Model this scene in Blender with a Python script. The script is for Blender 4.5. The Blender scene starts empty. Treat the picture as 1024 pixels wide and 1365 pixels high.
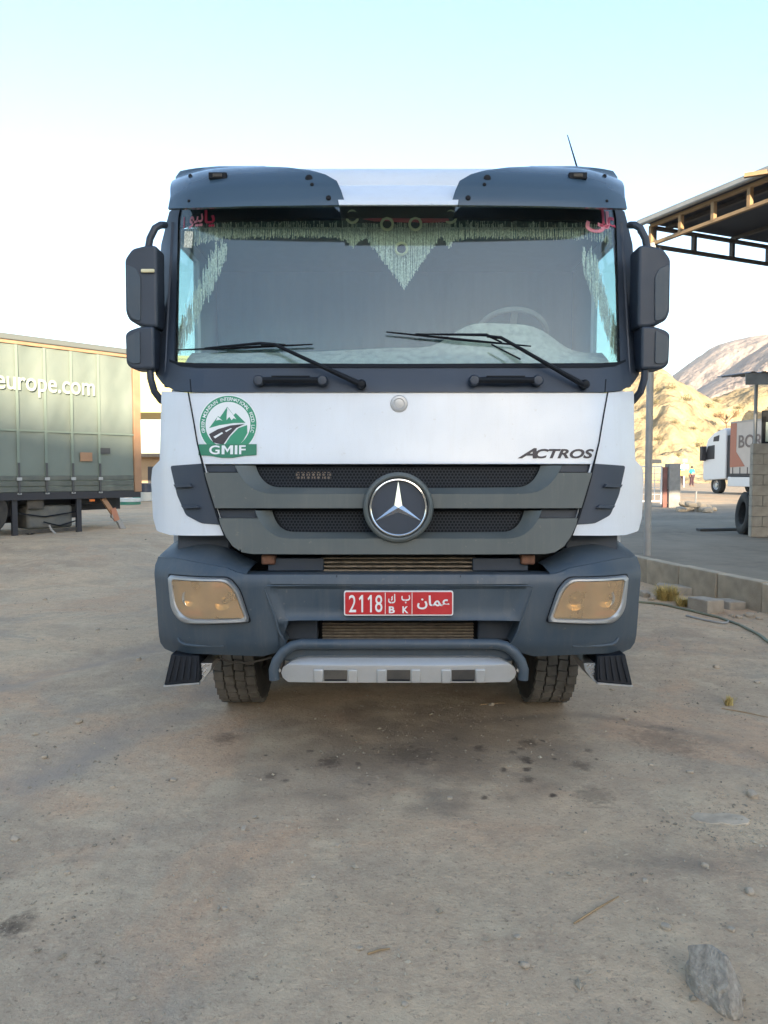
import bpy, bmesh, math, random
import numpy as np
from mathutils import Vector, Matrix, noise as mnoise

R = math.radians
random.seed(7)
rng = np.random.default_rng(11)
scene = bpy.context.scene
COL = scene.collection

# ------------------------------------------------------------------ camera
FPX, CAM_H = 1026.0, 1.57
PITCH = math.atan(52.5 / FPX)
cam_d = bpy.data.cameras.new('camera')
cam = bpy.data.objects.new('camera', cam_d); COL.objects.link(cam)
cam.location = (0, 0, CAM_H)
cam.rotation_euler = (R(90) - PITCH, 0, 0)
cam_d.sensor_fit = 'VERTICAL'; cam_d.sensor_height = 36.0
cam_d.lens = FPX / 1365.0 * 36.0
cam_d.clip_start = 0.05; cam_d.clip_end = 9000
scene.camera = cam

# ------------------------------------------------------------------ world, sun, exposure
SUN_EL, SUN_AZ = R(11.0), R(14.0)     # low sun behind the camera, a little to its right
world = bpy.data.worlds.new('World'); scene.world = world; world.use_nodes = True
wn = world.node_tree; wn.nodes.clear()
wo = wn.nodes.new('ShaderNodeOutputWorld'); bg = wn.nodes.new('ShaderNodeBackground')
sky = wn.nodes.new('ShaderNodeTexSky'); sky.sky_type = 'NISHITA'; sky.sun_disc = False
sky.sun_elevation = SUN_EL
sky.sun_rotation = R(180) - SUN_AZ
sky.air_density = 1.0; sky.dust_density = 1.2; sky.ozone_density = 1.5; sky.altitude = 200
bg.inputs['Strength'].default_value = 0.15
wn.links.new(sky.outputs[0], bg.inputs[0]); wn.links.new(bg.outputs[0], wo.inputs[0])
sun_d = bpy.data.lights.new('sun', 'SUN'); sun_d.energy = 4.8; sun_d.angle = R(0.5)
sun_d.color = (1.0, 0.86, 0.64)
sun = bpy.data.objects.new('sun', sun_d); COL.objects.link(sun)
_sd = Vector((math.sin(SUN_AZ) * math.cos(SUN_EL), -math.cos(SUN_AZ) * math.cos(SUN_EL), math.sin(SUN_EL)))
sun.rotation_euler = (-_sd).to_track_quat('-Z', 'Y').to_euler()
sun.location = _sd * 60
vs = scene.view_settings
vs.view_transform = 'Standard'; vs.look = 'None'; vs.gamma = 1.0; vs.use_curve_mapping = False
vs.exposure = 1.92
HAZE = .00018
scene.cycles.use_denoising = True
scene.cycles.max_bounces = 8
scene.cycles.transparent_max_bounces = 24
scene.cycles.caustics_reflective = False; scene.cycles.caustics_refractive = False

# ------------------------------------------------------------------ pixel helpers
CP, SP = math.cos(PITCH), math.sin(PITCH)
def ray(u, v):
    dx = (u - 512) / FPX; dy = (682.5 - v) / FPX
    return Vector((dx, CP + dy * SP, -SP + dy * CP))
def at(u, v, Y):
    d = ray(u, v); t = Y / d.y
    return Vector((d.x * t, Y, CAM_H + d.z * t))
def on_z(u, v, z):
    d = ray(u, v); t = (z - CAM_H) / d.z
    return Vector((d.x * t, d.y * t, z))

# ------------------------------------------------------------------ object helpers
def tag(o, label=None, cat=None, group=None, kind=None):
    if label: o['label'] = label
    if cat: o['category'] = cat
    if group: o['group'] = group
    if kind: o['kind'] = kind
    return o
def empty(name, loc=(0, 0, 0), rz=0, label=None, cat=None, group=None):
    o = bpy.data.objects.new(name, None); COL.objects.link(o)
    o.empty_display_size = 0.2
    o.location = loc; o.rotation_euler = (0, 0, rz)
    return tag(o, label, cat, group)
def link_mesh(name, me, mat, parent=None, loc=None):
    o = bpy.data.objects.new(name, me); COL.objects.link(o)
    if mat is not None and len(me.materials) == 0: me.materials.append(mat)
    if parent is not None: o.parent = parent
    if loc is not None: o.location = loc
    return o
def copy_tree(o, parent=None):
    c = o.copy(); COL.objects.link(c); c.parent = parent
    for ch in list(o.children): copy_tree(ch, c)
    return c
def finish(bm, name, mat, parent=None, smooth=35, bevel=0, seg=2, loc=None):
    bmesh.ops.recalc_face_normals(bm, faces=bm.faces[:])
    me = bpy.data.meshes.new(name); bm.to_mesh(me); bm.free()
    if smooth:
        me.polygons.foreach_set('use_smooth', [True] * len(me.polygons))
        me.set_sharp_from_angle(angle=R(smooth))
    o = link_mesh(name, me, mat, parent, loc)
    if bevel:
        b = o.modifiers.new('bevel', 'BEVEL'); b.width = bevel; b.segments = seg
        b.limit_method = 'ANGLE'; b.angle_limit = R(40)
    return o
def np_mesh(name, V, Fc, mat, parent=None, smooth=False):
    me = bpy.data.meshes.new(name)
    me.from_pydata(np.asarray(V).tolist(), [], np.asarray(Fc).tolist() if not isinstance(Fc, list) else Fc)
    me.update()
    if smooth: me.polygons.foreach_set('use_smooth', [True] * len(me.polygons))
    return link_mesh(name, me, mat, parent)

class MB:
    def __init__(s): s.bm = bmesh.new()
    def box(s, c, d, rot=None):
        M = Matrix.Translation(c)
        if rot is not None: M = M @ (rot.to_4x4() if hasattr(rot, 'to_4x4') else Matrix.Rotation(rot, 4, 'Z'))
        M = M @ Matrix.Diagonal((d[0], d[1], d[2], 1))
        bmesh.ops.create_cube(s.bm, size=1, matrix=M); return s
    def box2(s, a, b):
        a = Vector(a); b = Vector(b)
        d = b - a
        return s.box((a + b) / 2, (abs(d.x), abs(d.y), abs(d.z)))
    def bar(s, a, b, w, h, up=Vector((0, 0, 1))):
        a = Vector(a); b = Vector(b); d = (b - a); L = d.length; d.normalize()
        x = d.cross(up)
        if x.length < 1e-4: x = d.cross(Vector((1, 0, 0)))
        x.normalize(); z = x.cross(d)
        M = Matrix((x, d, z)).transposed()
        return s.box((a + b) / 2, (w, L, h), M)
    def tube(s, pts, r, n=10, caps=True):
        pts = [Vector(p) for p in pts]; rs = r if isinstance(r, (list, tuple)) else [r] * len(pts)
        rings = []; prev = None
        for i, p in enumerate(pts):
            t = (pts[min(i + 1, len(pts) - 1)] - pts[max(i - 1, 0)]).normalized()
            if prev is None:
                a = t.cross(Vector((0, 0, 1)))
                if a.length < 1e-3: a = t.cross(Vector((0, 1, 0)))
                a.normalize()
            else:
                a = (prev - t * prev.dot(t)).normalized()
            prev = a; b = t.cross(a)
            rings.append([s.bm.verts.new(p + (a * math.cos(k * 2 * math.pi / n) + b * math.sin(k * 2 * math.pi / n)) * rs[i]) for k in range(n)])
        for i in range(len(rings) - 1):
            for k in range(n):
                s.bm.faces.new((rings[i][k], rings[i][(k + 1) % n], rings[i + 1][(k + 1) % n], rings[i + 1][k]))
        if caps:
            s.bm.faces.new(rings[0][::-1]); s.bm.faces.new(rings[-1])
        return s
    def lathe(s, prof, M=None, n=32, closed=False):
        # prof: (radius, height) around local z
        M = M or Matrix.Identity(4); rings = []
        for (r, h) in prof:
            if r < 1e-5: rings.append([s.bm.verts.new(M @ Vector((0, 0, h)))])
            else: rings.append([s.bm.verts.new(M @ Vector((r * math.cos(k * 2 * math.pi / n), r * math.sin(k * 2 * math.pi / n), h))) for k in range(n)])
        idx = list(range(len(rings) - 1))
        for i in idx + ([len(rings) - 1] if closed else []):
            A = rings[i]; Bq = rings[(i + 1) % len(rings)]
            for k in range(n):
                k2 = (k + 1) % n
                if len(A) == 1 and len(Bq) == 1: continue
                if len(A) == 1: s.bm.faces.new((A[0], Bq[k2], Bq[k]))
                elif len(Bq) == 1: s.bm.faces.new((A[k], A[k2], Bq[0]))
                else: s.bm.faces.new((A[k], A[k2], Bq[k2], Bq[k]))
        return s
    def prism(s, poly, M, depth):
        # poly 2-D in local xy, extruded along local z by depth
        A = [s.bm.verts.new(M @ Vector((p[0], p[1], 0))) for p in poly]
        Bq = [s.bm.verts.new(M @ Vector((p[0], p[1], depth))) for p in poly]
        s.bm.faces.new(A[::-1]); s.bm.faces.new(Bq)
        n = len(poly)
        for i in range(n): s.bm.faces.new((A[i], A[(i + 1) % n], Bq[(i + 1) % n], Bq[i]))
        return s
    def quad(s, *p):
        s.bm.faces.new([s.bm.verts.new(q) for q in p]); return s
    def build(s, name, mat, parent=None, **k): return finish(s.bm, name, mat, parent, **k)

def round_poly(pts, r, seg=5):
    out = []; n = len(pts)
    for i in range(n):
        p = Vector(pts[i]).to_2d() if len(pts[i]) > 2 and not isinstance(pts[i], Vector) else Vector(pts[i][:2])
        rr = pts[i][2] if len(pts[i]) > 2 else r
        a = Vector(pts[i - 1][:2]) - p; b = Vector(pts[(i + 1) % n][:2]) - p
        la, lb = a.length, b.length
        rr = min(rr, la * .48, lb * .48)
        if rr < 1e-4: out.append(tuple(p)); continue
        A = p + a / la * rr; Bq = p + b / lb * rr
        for k in range(seg + 1):
            t = k / seg
            q = A * (1 - t) ** 2 + p * 2 * t * (1 - t) + Bq * t * t
            out.append((q.x, q.y))
    return out

# ------------------------------------------------------------------ materials
def mat(name, col, rough=.5, metal=0.0, var=0.0, vscale=6, bump=0.0, bscale=60, spec=.5, coat=0.0, dust=0.0, dustcol=(.33, .28, .21), transm=0, detail=5, stretch=(1, 1, 1), streak=0.0):
    m = bpy.data.materials.new(name); m.use_nodes = True
    nt = m.node_tree; p = nt.nodes['Principled BSDF']
    p.inputs['Base Color'].default_value = (*col, 1); p.inputs['Roughness'].default_value = rough
    p.inputs['Metallic'].default_value = metal; p.inputs['Specular IOR Level'].default_value = spec
    p.inputs['Coat Weight'].default_value = coat; p.inputs['Coat Roughness'].default_value = .08
    p.inputs['Transmission Weight'].default_value = transm
    tc = nt.nodes.new('ShaderNodeTexCoord'); mp = nt.nodes.new('ShaderNodeMapping')
    mp.inputs['Scale'].default_value = stretch
    nt.links.new(tc.outputs['Object'], mp.inputs[0])
    cur = None
    if var > 0:
        nz = nt.nodes.new('ShaderNodeTexNoise'); nz.inputs['Scale'].default_value = vscale; nz.inputs['Detail'].default_value = detail
        nt.links.new(mp.outputs[0], nz.inputs['Vector'])
        rp = nt.nodes.new('ShaderNodeValToRGB')
        rp.color_ramp.elements[0].position = .3; rp.color_ramp.elements[1].position = .7
        rp.color_ramp.elements[0].color = (*[c * (1 - var) for c in col], 1)
        rp.color_ramp.elements[1].color = (*[min(1, c * (1 + var)) for c in col], 1)
        nt.links.new(nz.outputs['Fac'], rp.inputs[0]); cur = rp.outputs[0]
    if dust > 0:
        n2 = nt.nodes.new('ShaderNodeTexNoise'); n2.inputs['Scale'].default_value = 3.1; n2.inputs['Detail'].default_value = 8; n2.inputs['Roughness'].default_value = .65
        nt.links.new(tc.outputs['Object'], n2.inputs['Vector'])
        mr = nt.nodes.new('ShaderNodeMapRange'); mr.inputs[1].default_value = .38; mr.inputs[2].default_value = .72; mr.inputs[3].default_value = 0; mr.inputs[4].default_value = dust
        nt.links.new(n2.outputs['Fac'], mr.inputs[0])
        mx = nt.nodes.new('ShaderNodeMix'); mx.data_type = 'RGBA'
        mx.inputs[7].default_value = (*dustcol, 1)
        if cur is not None: nt.links.new(cur, mx.inputs[6])
        else: mx.inputs[6].default_value = (*col, 1)
        nt.links.new(mr.outputs[0], mx.inputs[0]); cur = mx.outputs[2]
        ra = nt.nodes.new('ShaderNodeMapRange'); ra.inputs[1].default_value = 0; ra.inputs[2].default_value = max(dust, .01); ra.inputs[3].default_value = rough; ra.inputs[4].default_value = min(1, rough + .25)
        nt.links.new(mr.outputs[0], ra.inputs[0]); nt.links.new(ra.outputs[0], p.inputs['Roughness'])
    if streak > 0:
        m3 = nt.nodes.new('ShaderNodeMapping'); m3.inputs['Scale'].default_value = (9, 9, .7); nt.links.new(tc.outputs['Object'], m3.inputs[0])
        n3 = nt.nodes.new('ShaderNodeTexNoise'); n3.inputs['Scale'].default_value = 2.2; n3.inputs['Detail'].default_value = 8; n3.inputs['Roughness'].default_value = .7; nt.links.new(m3.outputs[0], n3.inputs['Vector'])
        n4 = nt.nodes.new('ShaderNodeTexNoise'); n4.inputs['Scale'].default_value = 38; n4.inputs['Detail'].default_value = 2; nt.links.new(tc.outputs['Object'], n4.inputs['Vector'])
        a3 = nt.nodes.new('ShaderNodeMapRange'); a3.inputs[1].default_value = .5; a3.inputs[2].default_value = .75; a3.inputs[4].default_value = streak; nt.links.new(n3.outputs['Fac'], a3.inputs[0])
        a4 = nt.nodes.new('ShaderNodeMapRange'); a4.inputs[1].default_value = .7; a4.inputs[2].default_value = .76; a4.inputs[4].default_value = streak * 2; nt.links.new(n4.outputs['Fac'], a4.inputs[0])
        ad = nt.nodes.new('ShaderNodeMath'); ad.operation = 'ADD'; ad.use_clamp = True; nt.links.new(a3.outputs[0], ad.inputs[0]); nt.links.new(a4.outputs[0], ad.inputs[1])
        x3 = nt.nodes.new('ShaderNodeMix'); x3.data_type = 'RGBA'; x3.inputs[7].default_value = (*dustcol, 1)
        if cur is not None: nt.links.new(cur, x3.inputs[6])
        else: x3.inputs[6].default_value = (*col, 1)
        nt.links.new(ad.outputs[0], x3.inputs[0]); cur = x3.outputs[2]
    if cur is not None: nt.links.new(cur, p.inputs['Base Color'])
    if bump > 0:
        nb = nt.nodes.new('ShaderNodeTexNoise'); nb.inputs['Scale'].default_value = bscale; nb.inputs['Detail'].default_value = 4
        nt.links.new(mp.outputs[0], nb.inputs['Vector'])
        bp = nt.nodes.new('ShaderNodeBump'); bp.inputs['Strength'].default_value = bump; bp.inputs['Distance'].default_value = .01
        nt.links.new(nb.outputs['Fac'], bp.inputs['Height']); nt.links.new(bp.outputs[0], p.inputs['Normal'])
    return m

def glass_mat(name, tint=(.8, .88, .88), refl_rough=.02, film=.06, filmcol=(.5, .5, .48), f0=.05):
    m = bpy.data.materials.new(name); m.use_nodes = True; nt = m.node_tree
    nt.nodes.remove(nt.nodes['Principled BSDF']); out = nt.nodes['Material Output']
    tr = nt.nodes.new('ShaderNodeBsdfTransparent'); tr.inputs[0].default_value = (*tint, 1)
    gl = nt.nodes.new('ShaderNodeBsdfGlossy'); gl.inputs['Roughness'].default_value = refl_rough; gl.inputs[0].default_value = (1, 1, 1, 1)
    fr = nt.nodes.new('ShaderNodeLayerWeight'); fr.inputs[0].default_value = .5
    pw = nt.nodes.new('ShaderNodeMath'); pw.operation = 'POWER'; pw.inputs[1].default_value = 5.0
    nt.links.new(fr.outputs['Facing'], pw.inputs[0])
    mu = nt.nodes.new('ShaderNodeMath'); mu.operation = 'MULTIPLY_ADD'; mu.inputs[1].default_value = .95; mu.inputs[2].default_value = f0; mu.use_clamp = True
    nt.links.new(pw.outputs[0], mu.inputs[0])
    mx = nt.nodes.new('ShaderNodeMixShader')
    nt.links.new(mu.outputs[0], mx.inputs[0]); nt.links.new(tr.outputs[0], mx.inputs[1]); nt.links.new(gl.outputs[0], mx.inputs[2])
    df = nt.nodes.new('ShaderNodeBsdfDiffuse'); df.inputs[0].default_value = (*filmcol, 1)
    nz = nt.nodes.new('ShaderNodeTexNoise'); nz.inputs['Scale'].default_value = 2.5; nz.inputs['Detail'].default_value = 7
    tc = nt.nodes.new('ShaderNodeTexCoord'); nt.links.new(tc.outputs['Object'], nz.inputs['Vector'])
    mr = nt.nodes.new('ShaderNodeMapRange'); mr.inputs[1].default_value = .3; mr.inputs[2].default_value = .75; mr.inputs[3].default_value = film * .6; mr.inputs[4].default_value = film * 1.6
    nt.links.new(nz.outputs['Fac'], mr.inputs[0])
    m2 = nt.nodes.new('ShaderNodeMixShader'); nt.links.new(mr.outputs[0], m2.inputs[0])
    nt.links.new(mx.outputs[0], m2.inputs[1]); nt.links.new(df.outputs[0], m2.inputs[2])
    nt.links.new(m2.outputs[0], out.inputs[0])
    return m

M = {}
M['white'] = mat('white_paint', (.7, .73, .77), .28, var=.02, vscale=2, coat=.4, dust=.12, dustcol=(.5, .47, .42), streak=.13)
M['frame'] = mat('blue_grey_plastic', (.031, .043, .064), .4, var=.1, vscale=4, bump=.04, bscale=300, dust=.04)
M['bumper'] = mat('slate_bumper', (.04, .062, .086), .38, var=.08, vscale=3, bump=.05, bscale=220, dust=.1, streak=.09)
M['visor'] = mat('visor_plastic', (.042, .074, .108), .24, var=.05, vscale=1.5, coat=.3)
M['louver'] = mat('louver_grey', (.088, .104, .104), .42, var=.06, vscale=3, dust=.12, streak=.1)
M['black'] = mat('black_plastic', (.008, .01, .014), .55, spec=.2)
M['blackmesh'] = mat('mesh_plastic', (.03, .036, .046), .5, spec=.25)
M['rubber'] = mat('tyre_rubber', (.02, .02, .02), .8, var=.25, vscale=12, bump=.15, bscale=80, dust=.25, dustcol=(.2, .17, .13))
M['tread'] = mat('dusty_tread', (.15, .137, .118), .92, var=.35, vscale=9, bump=.3, bscale=70)
M['chrome'] = mat('chrome', (.8, .8, .8), .12, metal=1.0)
M['satin'] = mat('satin_metal', (.5, .5, .5), .4, metal=.85, dust=.15)
M['skid'] = mat('silver_skid', (.46, .46, .455), .3, metal=.5, var=.06, vscale=4, dust=.3)
M['steel'] = mat('dark_steel', (.06, .055, .05), .6, metal=.5, dust=.4)
M['radiator'] = mat('dusty_radiator', (.24, .19, .14), .85, var=.3, vscale=30)
M['rust'] = mat('rusty_hook', (.16, .075, .045), .8, var=.4, vscale=25)
M['fabric_in'] = mat('cab_curtain', (.11, .18, .22), .9, var=.05, vscale=3, stretch=(6, 6, .6))
M['dash'] = mat('dashboard', (.5, .47, .42), .75, var=.2, vscale=22, bump=.1, bscale=150)
M['trim'] = mat('door_trim', (.24, .26, .26), .8)
M['fringe'] = mat('fringe', (.7, .73, .56), .9, var=.55, vscale=130, stretch=(1, 1, .6))
M['pelmet'] = mat('pelmet_cloth', (.1, .13, .12), .9, var=.25, vscale=40)
M['ring'] = mat('cream_ring', (.72, .66, .42), .4)
M['red'] = mat('red_plastic', (.5, .04, .07), .4)
M['redpaint'] = mat('red_letter', (.55, .05, .11), .6)
M['pink'] = mat('pink_letter', (.75, .3, .38), .6)
M['plate'] = mat('plate_red', (.52, .012, .018), .4, var=.05, dust=.08)
M['platewhite'] = mat('plate_white', (.8, .78, .76), .45)
M['green'] = mat('sticker_green', (.035, .28, .15), .45)
M['dgreen'] = mat('sticker_dark_green', (.03, .2, .11), .45)
M['vwhite'] = mat('vinyl_white', (.8, .82, .82), .45)
M['road'] = mat('sticker_asphalt', (.05, .04, .045), .5)
M['orange_l'] = mat('orange_lens', (.7, .17, .03), .25)
M['glass'] = glass_mat('windscreen_glass', (.87, .95, .93), .03, .035, f0=.065)
M['sideglass'] = glass_mat('side_glass', (.76, .86, .84), .02, .02, f0=.03)
M['concrete'] = mat('concrete', (.3, .28, .25), .9, var=.18, vscale=5, bump=.4, bscale=40)
M['block'] = mat('concrete_block', (.37, .32, .255), .95, var=.16, vscale=7, bump=.5, bscale=60)
M['mortar'] = mat('mortar', (.24, .22, .19), .95, var=.1)
M['truss'] = mat('rusty_truss_paint', (.33, .205, .1), .6, var=.2, vscale=5, dust=.2)  # base darkened: shade put into the colour of the sunlit beam
M['trussd'] = mat('dark_truss_paint', (.1, .085, .075), .7, var=.2)
M['sheet'] = mat('roof_sheet', (.1, .1, .11), .55, var=.12, vscale=2, metal=.3)
M['pole'] = mat('grey_pole', (.34, .33, .31), .6, var=.1)
M['rock'] = mat('grey_rock', (.36, .31, .25), .95, var=.3, vscale=5, bump=1.0, bscale=14)
M['stone'] = mat('loose_stone', (.42, .345, .26), .95, var=.25, vscale=30, bump=.3, bscale=120)
M['weed'] = mat('dry_weed', (.5, .38, .14), .9, var=.25, vscale=20)
M['hose'] = mat('green_hose', (.16, .18, .12), .6, dust=.4)
M['bark'] = mat('dry_bark', (.2, .13, .08), .95, var=.25)
M['twig'] = mat('dry_twig', (.34, .23, .12), .95, var=.2)
M['shrub'] = mat('dry_shrub', (.2, .17, .08), .95, var=.3, vscale=3)

# ------------------------------------------------------------------ numpy noise
_perm = rng.random((256, 256))
def vnoise(x, y):
    xi = np.floor(x).astype(int); yi = np.floor(y).astype(int); fx = x - xi; fy = y - yi
    fx = fx * fx * (3 - 2 * fx); fy = fy * fy * (3 - 2 * fy)
    g = lambda a, b: _perm[a & 255, b & 255]
    return (g(xi, yi) * (1 - fx) + g(xi + 1, yi) * fx) * (1 - fy) + (g(xi, yi + 1) * (1 - fx) + g(xi + 1, yi + 1) * fx) * fy
def fbm(x, y, o=4):
    s = 0; a = .5; t = 0
    for i in range(o):
        s = s + a * vnoise(x * 2 ** i + 17.3 * i, y * 2 ** i + 5.1 * i); t += a; a *= .5
    return s / t
def sst(t): t = np.clip(t, 0, 1); return t * t * (3 - 2 * t)

# ------------------------------------------------------------------ ground
def gz(x, y):
    x = np.asarray(x, float); y = np.asarray(y, float)
    near = np.exp(-((x / 40) ** 2 + (y / 60) ** 2))
    z = (fbm(x * .45, y * .45, 3) - .5) * .08 * near + (fbm(x * 2.3 + 9, y * 2.3, 4) - .5) * .045 * near
    # shallow wheel ruts sweeping past the left of the truck
    for rad in (6.9, 8.6):
        d = np.hypot(x - 4.6, y - 1.5) - rad
        z = z - .035 * np.exp(-(d / .2) ** 2) * sst((-x + .2) / 1.2) * near + .01 * np.exp(-((np.abs(d) - .36) / .12) ** 2) * sst((-x + .2) / 1.2) * near
    z = z + .32 * sst((-x - 2.2) / 3.2) * sst((y - 9) / 6) + .38 * sst((x - 5) / 5) * sst((y - 29) / 10)
    flat = np.exp(-(((x - .07) / 1.7) ** 4 + ((y - 6) / 2.6) ** 4))
    return z * (1 - flat * .8)
def axis(a, b, st, far):
    c = list(np.arange(a, b + 1e-6, st)); s = st; p = b
    while p < far: s *= 1.22; p += s; c.append(p)
    s = st; p = a
    while p > -far: s *= 1.22; p -= s; c.insert(0, p)
    return np.array(c)
gx = axis(-9, 9, .07, 1900); gy = axis(.8, 20, .07, 1900)
GX, GY = np.meshgrid(gx, gy); GZ = gz(GX, GY)
nx_, ny_ = len(gx), len(gy)
idx = np.arange(nx_ * ny_).reshape(ny_, nx_)
Fq = np.stack([idx[:-1, :-1], idx[:-1, 1:], idx[1:, 1:], idx[1:, :-1]], -1).reshape(-1, 4)

def ground_mat():
    m = bpy.data.materials.new('packed_dirt'); m.use_nodes = True; nt = m.node_tree; p = nt.nodes['Principled BSDF']
    p.inputs['Roughness'].default_value = .95; p.inputs['Specular IOR Level'].default_value = .2
    L = nt.links.new; N = nt.nodes.new
    tc = N('ShaderNodeTexCoord')
    def noise(sc, det=6, rough=.6, vec=None, dist=0):
        n = N('ShaderNodeTexNoise'); n.inputs['Scale'].default_value = sc; n.inputs['Detail'].default_value = det
        n.inputs['Roughness'].default_value = rough; n.inputs['Distortion'].default_value = dist
        L(vec or tc.outputs['Object'], n.inputs['Vector']); return n.outputs['Fac']
    def ramp(f, a, b, lo=0., hi=1.):
        r = N('ShaderNodeMapRange'); r.inputs[1].default_value = a; r.inputs[2].default_value = b
        r.inputs[3].default_value = lo; r.inputs[4].default_value = hi; r.clamp = True; L(f, r.inputs[0]); return r.outputs[0]
    def mix(f, a, b):
        x = N('ShaderNodeMix'); x.data_type = 'RGBA'
        if isinstance(f, float): x.inputs[0].default_value = f
        else: L(f, x.inputs[0])
        for i, c in ((6, a), (7, b)):
            if isinstance(c, tuple): x.inputs[i].default_value = (*c, 1)
            else: L(c, x.inputs[i])
        return x.outputs[2]
    def math_(op, a, b):
        x = N('ShaderNodeMath'); x.operation = op
        for i, c in ((0, a), (1, b)):
            if isinstance(c, (int, float)): x.inputs[i].default_value = c
            else: L(c, x.inputs[i])
        return x.outputs[0]
    base = mix(ramp(noise(.35, 4), .4, .6), (0.488, 0.374, 0.263), (0.657, 0.470, 0.300))
    base = mix(ramp(noise(1.1, 7, .6, dist=.6), .46, .66, 0, .75), base, (0.385, 0.287, 0.202))
    base = mix(ramp(noise(2.2, 6, .6, dist=.5), .5, .68, 0, .7), base, (0.660, 0.519, 0.349))
    base = mix(ramp(noise(.7, 5, .6, dist=1.2), .52, .62, 0, .75), base, (0.601, 0.385, 0.240))
    base = mix(ramp(noise(.5, 8, .65, dist=1.8), .55, .63, 0, .65), base, (0.397, 0.320, 0.242))
    base = mix(ramp(noise(14, 6, .7), .38, .72, 0, .5), base, (0.322, 0.232, 0.160))
    base = mix(ramp(noise(70, 3, .7), .5, .8, 0, .4), base, (0.660, 0.580, 0.403))
    base = mix(ramp(noise(48, 3, .7), .58, .7, 0, .55), base, (0.182, 0.128, 0.088))
    # wheel tracks: compressed paler and darker bands following an arc at the left of the truck
    sp = N('ShaderNodeSeparateXYZ'); L(tc.outputs['Object'], sp.inputs[0])
    dx = math_('SUBTRACT', sp.outputs[0], 4.6); dy = math_('SUBTRACT', sp.outputs[1], 1.5)
    rr = math_('SQRT', math_('ADD', math_('MULTIPLY', dx, dx), math_('MULTIPLY', dy, dy)), 0)
    rr = math_('ADD', rr, math_('MULTIPLY', math_('SUBTRACT', noise(.8, 3), .5), .5))
    lft = ramp(sp.outputs[0], .2, -1.2)
    for rad in (6.9, 8.6):
        d = math_('ABSOLUTE', math_('SUBTRACT', rr, rad), 0)
        f = math_('MULTIPLY', math_('MULTIPLY', ramp(d, .3, .1), ramp(noise(1.6, 4), .35, .6)), math_('MULTIPLY', lft, .85))
        base = mix(f, base, (0.375, 0.293, 0.225))
    # the ring a turning wheel left at the right of the truck
    for (cx, cy, r0, w) in ((1.15, 3.95, .95, .1),):
        ex = math_('SUBTRACT', sp.outputs[0], cx); ey = math_('SUBTRACT', sp.outputs[1], cy)
        q = math_('SQRT', math_('ADD', math_('MULTIPLY', ex, ex), math_('MULTIPLY', ey, ey)), 0)
        d = math_('ABSOLUTE', math_('SUBTRACT', q, r0), 0)
        f = math_('MULTIPLY', ramp(d, w, .02), ramp(noise(2.3, 4), .4, .62, 0, .6))
        base = mix(f, base, (0.219, 0.180, 0.139))
    # oil drips and brown stains under and before the truck
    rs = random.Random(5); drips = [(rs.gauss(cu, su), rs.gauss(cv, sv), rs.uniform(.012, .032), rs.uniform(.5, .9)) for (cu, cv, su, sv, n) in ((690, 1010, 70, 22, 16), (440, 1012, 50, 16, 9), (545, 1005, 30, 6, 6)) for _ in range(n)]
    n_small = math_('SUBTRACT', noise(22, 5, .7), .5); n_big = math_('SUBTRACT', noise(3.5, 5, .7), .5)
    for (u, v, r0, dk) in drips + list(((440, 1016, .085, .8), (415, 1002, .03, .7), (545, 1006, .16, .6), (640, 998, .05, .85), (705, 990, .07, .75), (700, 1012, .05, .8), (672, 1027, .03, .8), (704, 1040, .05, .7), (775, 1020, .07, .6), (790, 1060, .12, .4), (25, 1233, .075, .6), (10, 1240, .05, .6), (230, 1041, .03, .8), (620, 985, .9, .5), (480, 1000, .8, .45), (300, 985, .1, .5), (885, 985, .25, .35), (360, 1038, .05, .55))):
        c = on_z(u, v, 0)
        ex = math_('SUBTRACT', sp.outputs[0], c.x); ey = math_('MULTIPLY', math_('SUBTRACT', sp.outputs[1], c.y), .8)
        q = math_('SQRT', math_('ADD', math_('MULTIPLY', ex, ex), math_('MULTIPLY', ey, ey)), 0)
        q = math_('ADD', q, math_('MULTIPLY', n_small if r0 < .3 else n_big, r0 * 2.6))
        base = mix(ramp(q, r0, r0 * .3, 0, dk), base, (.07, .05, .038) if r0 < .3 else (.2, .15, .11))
    L(base, p.inputs['Base Color'])
    b1 = N('ShaderNodeBump'); b1.inputs['Strength'].default_value = .6; b1.inputs['Distance'].default_value = .03
    h = math_('ADD', math_('MULTIPLY', noise(9, 8, .7), 1.), math_('MULTIPLY', noise(60, 4, .7), .35))
    L(h, b1.inputs['Height']); L(b1.outputs[0], p.inputs['Normal'])
    return m
M['dirt'] = ground_mat()
g = np_mesh('ground', np.stack([GX.ravel(), GY.ravel(), GZ.ravel()], 1), Fq, M['dirt'], smooth=True)
tag(g, kind='structure')

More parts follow.
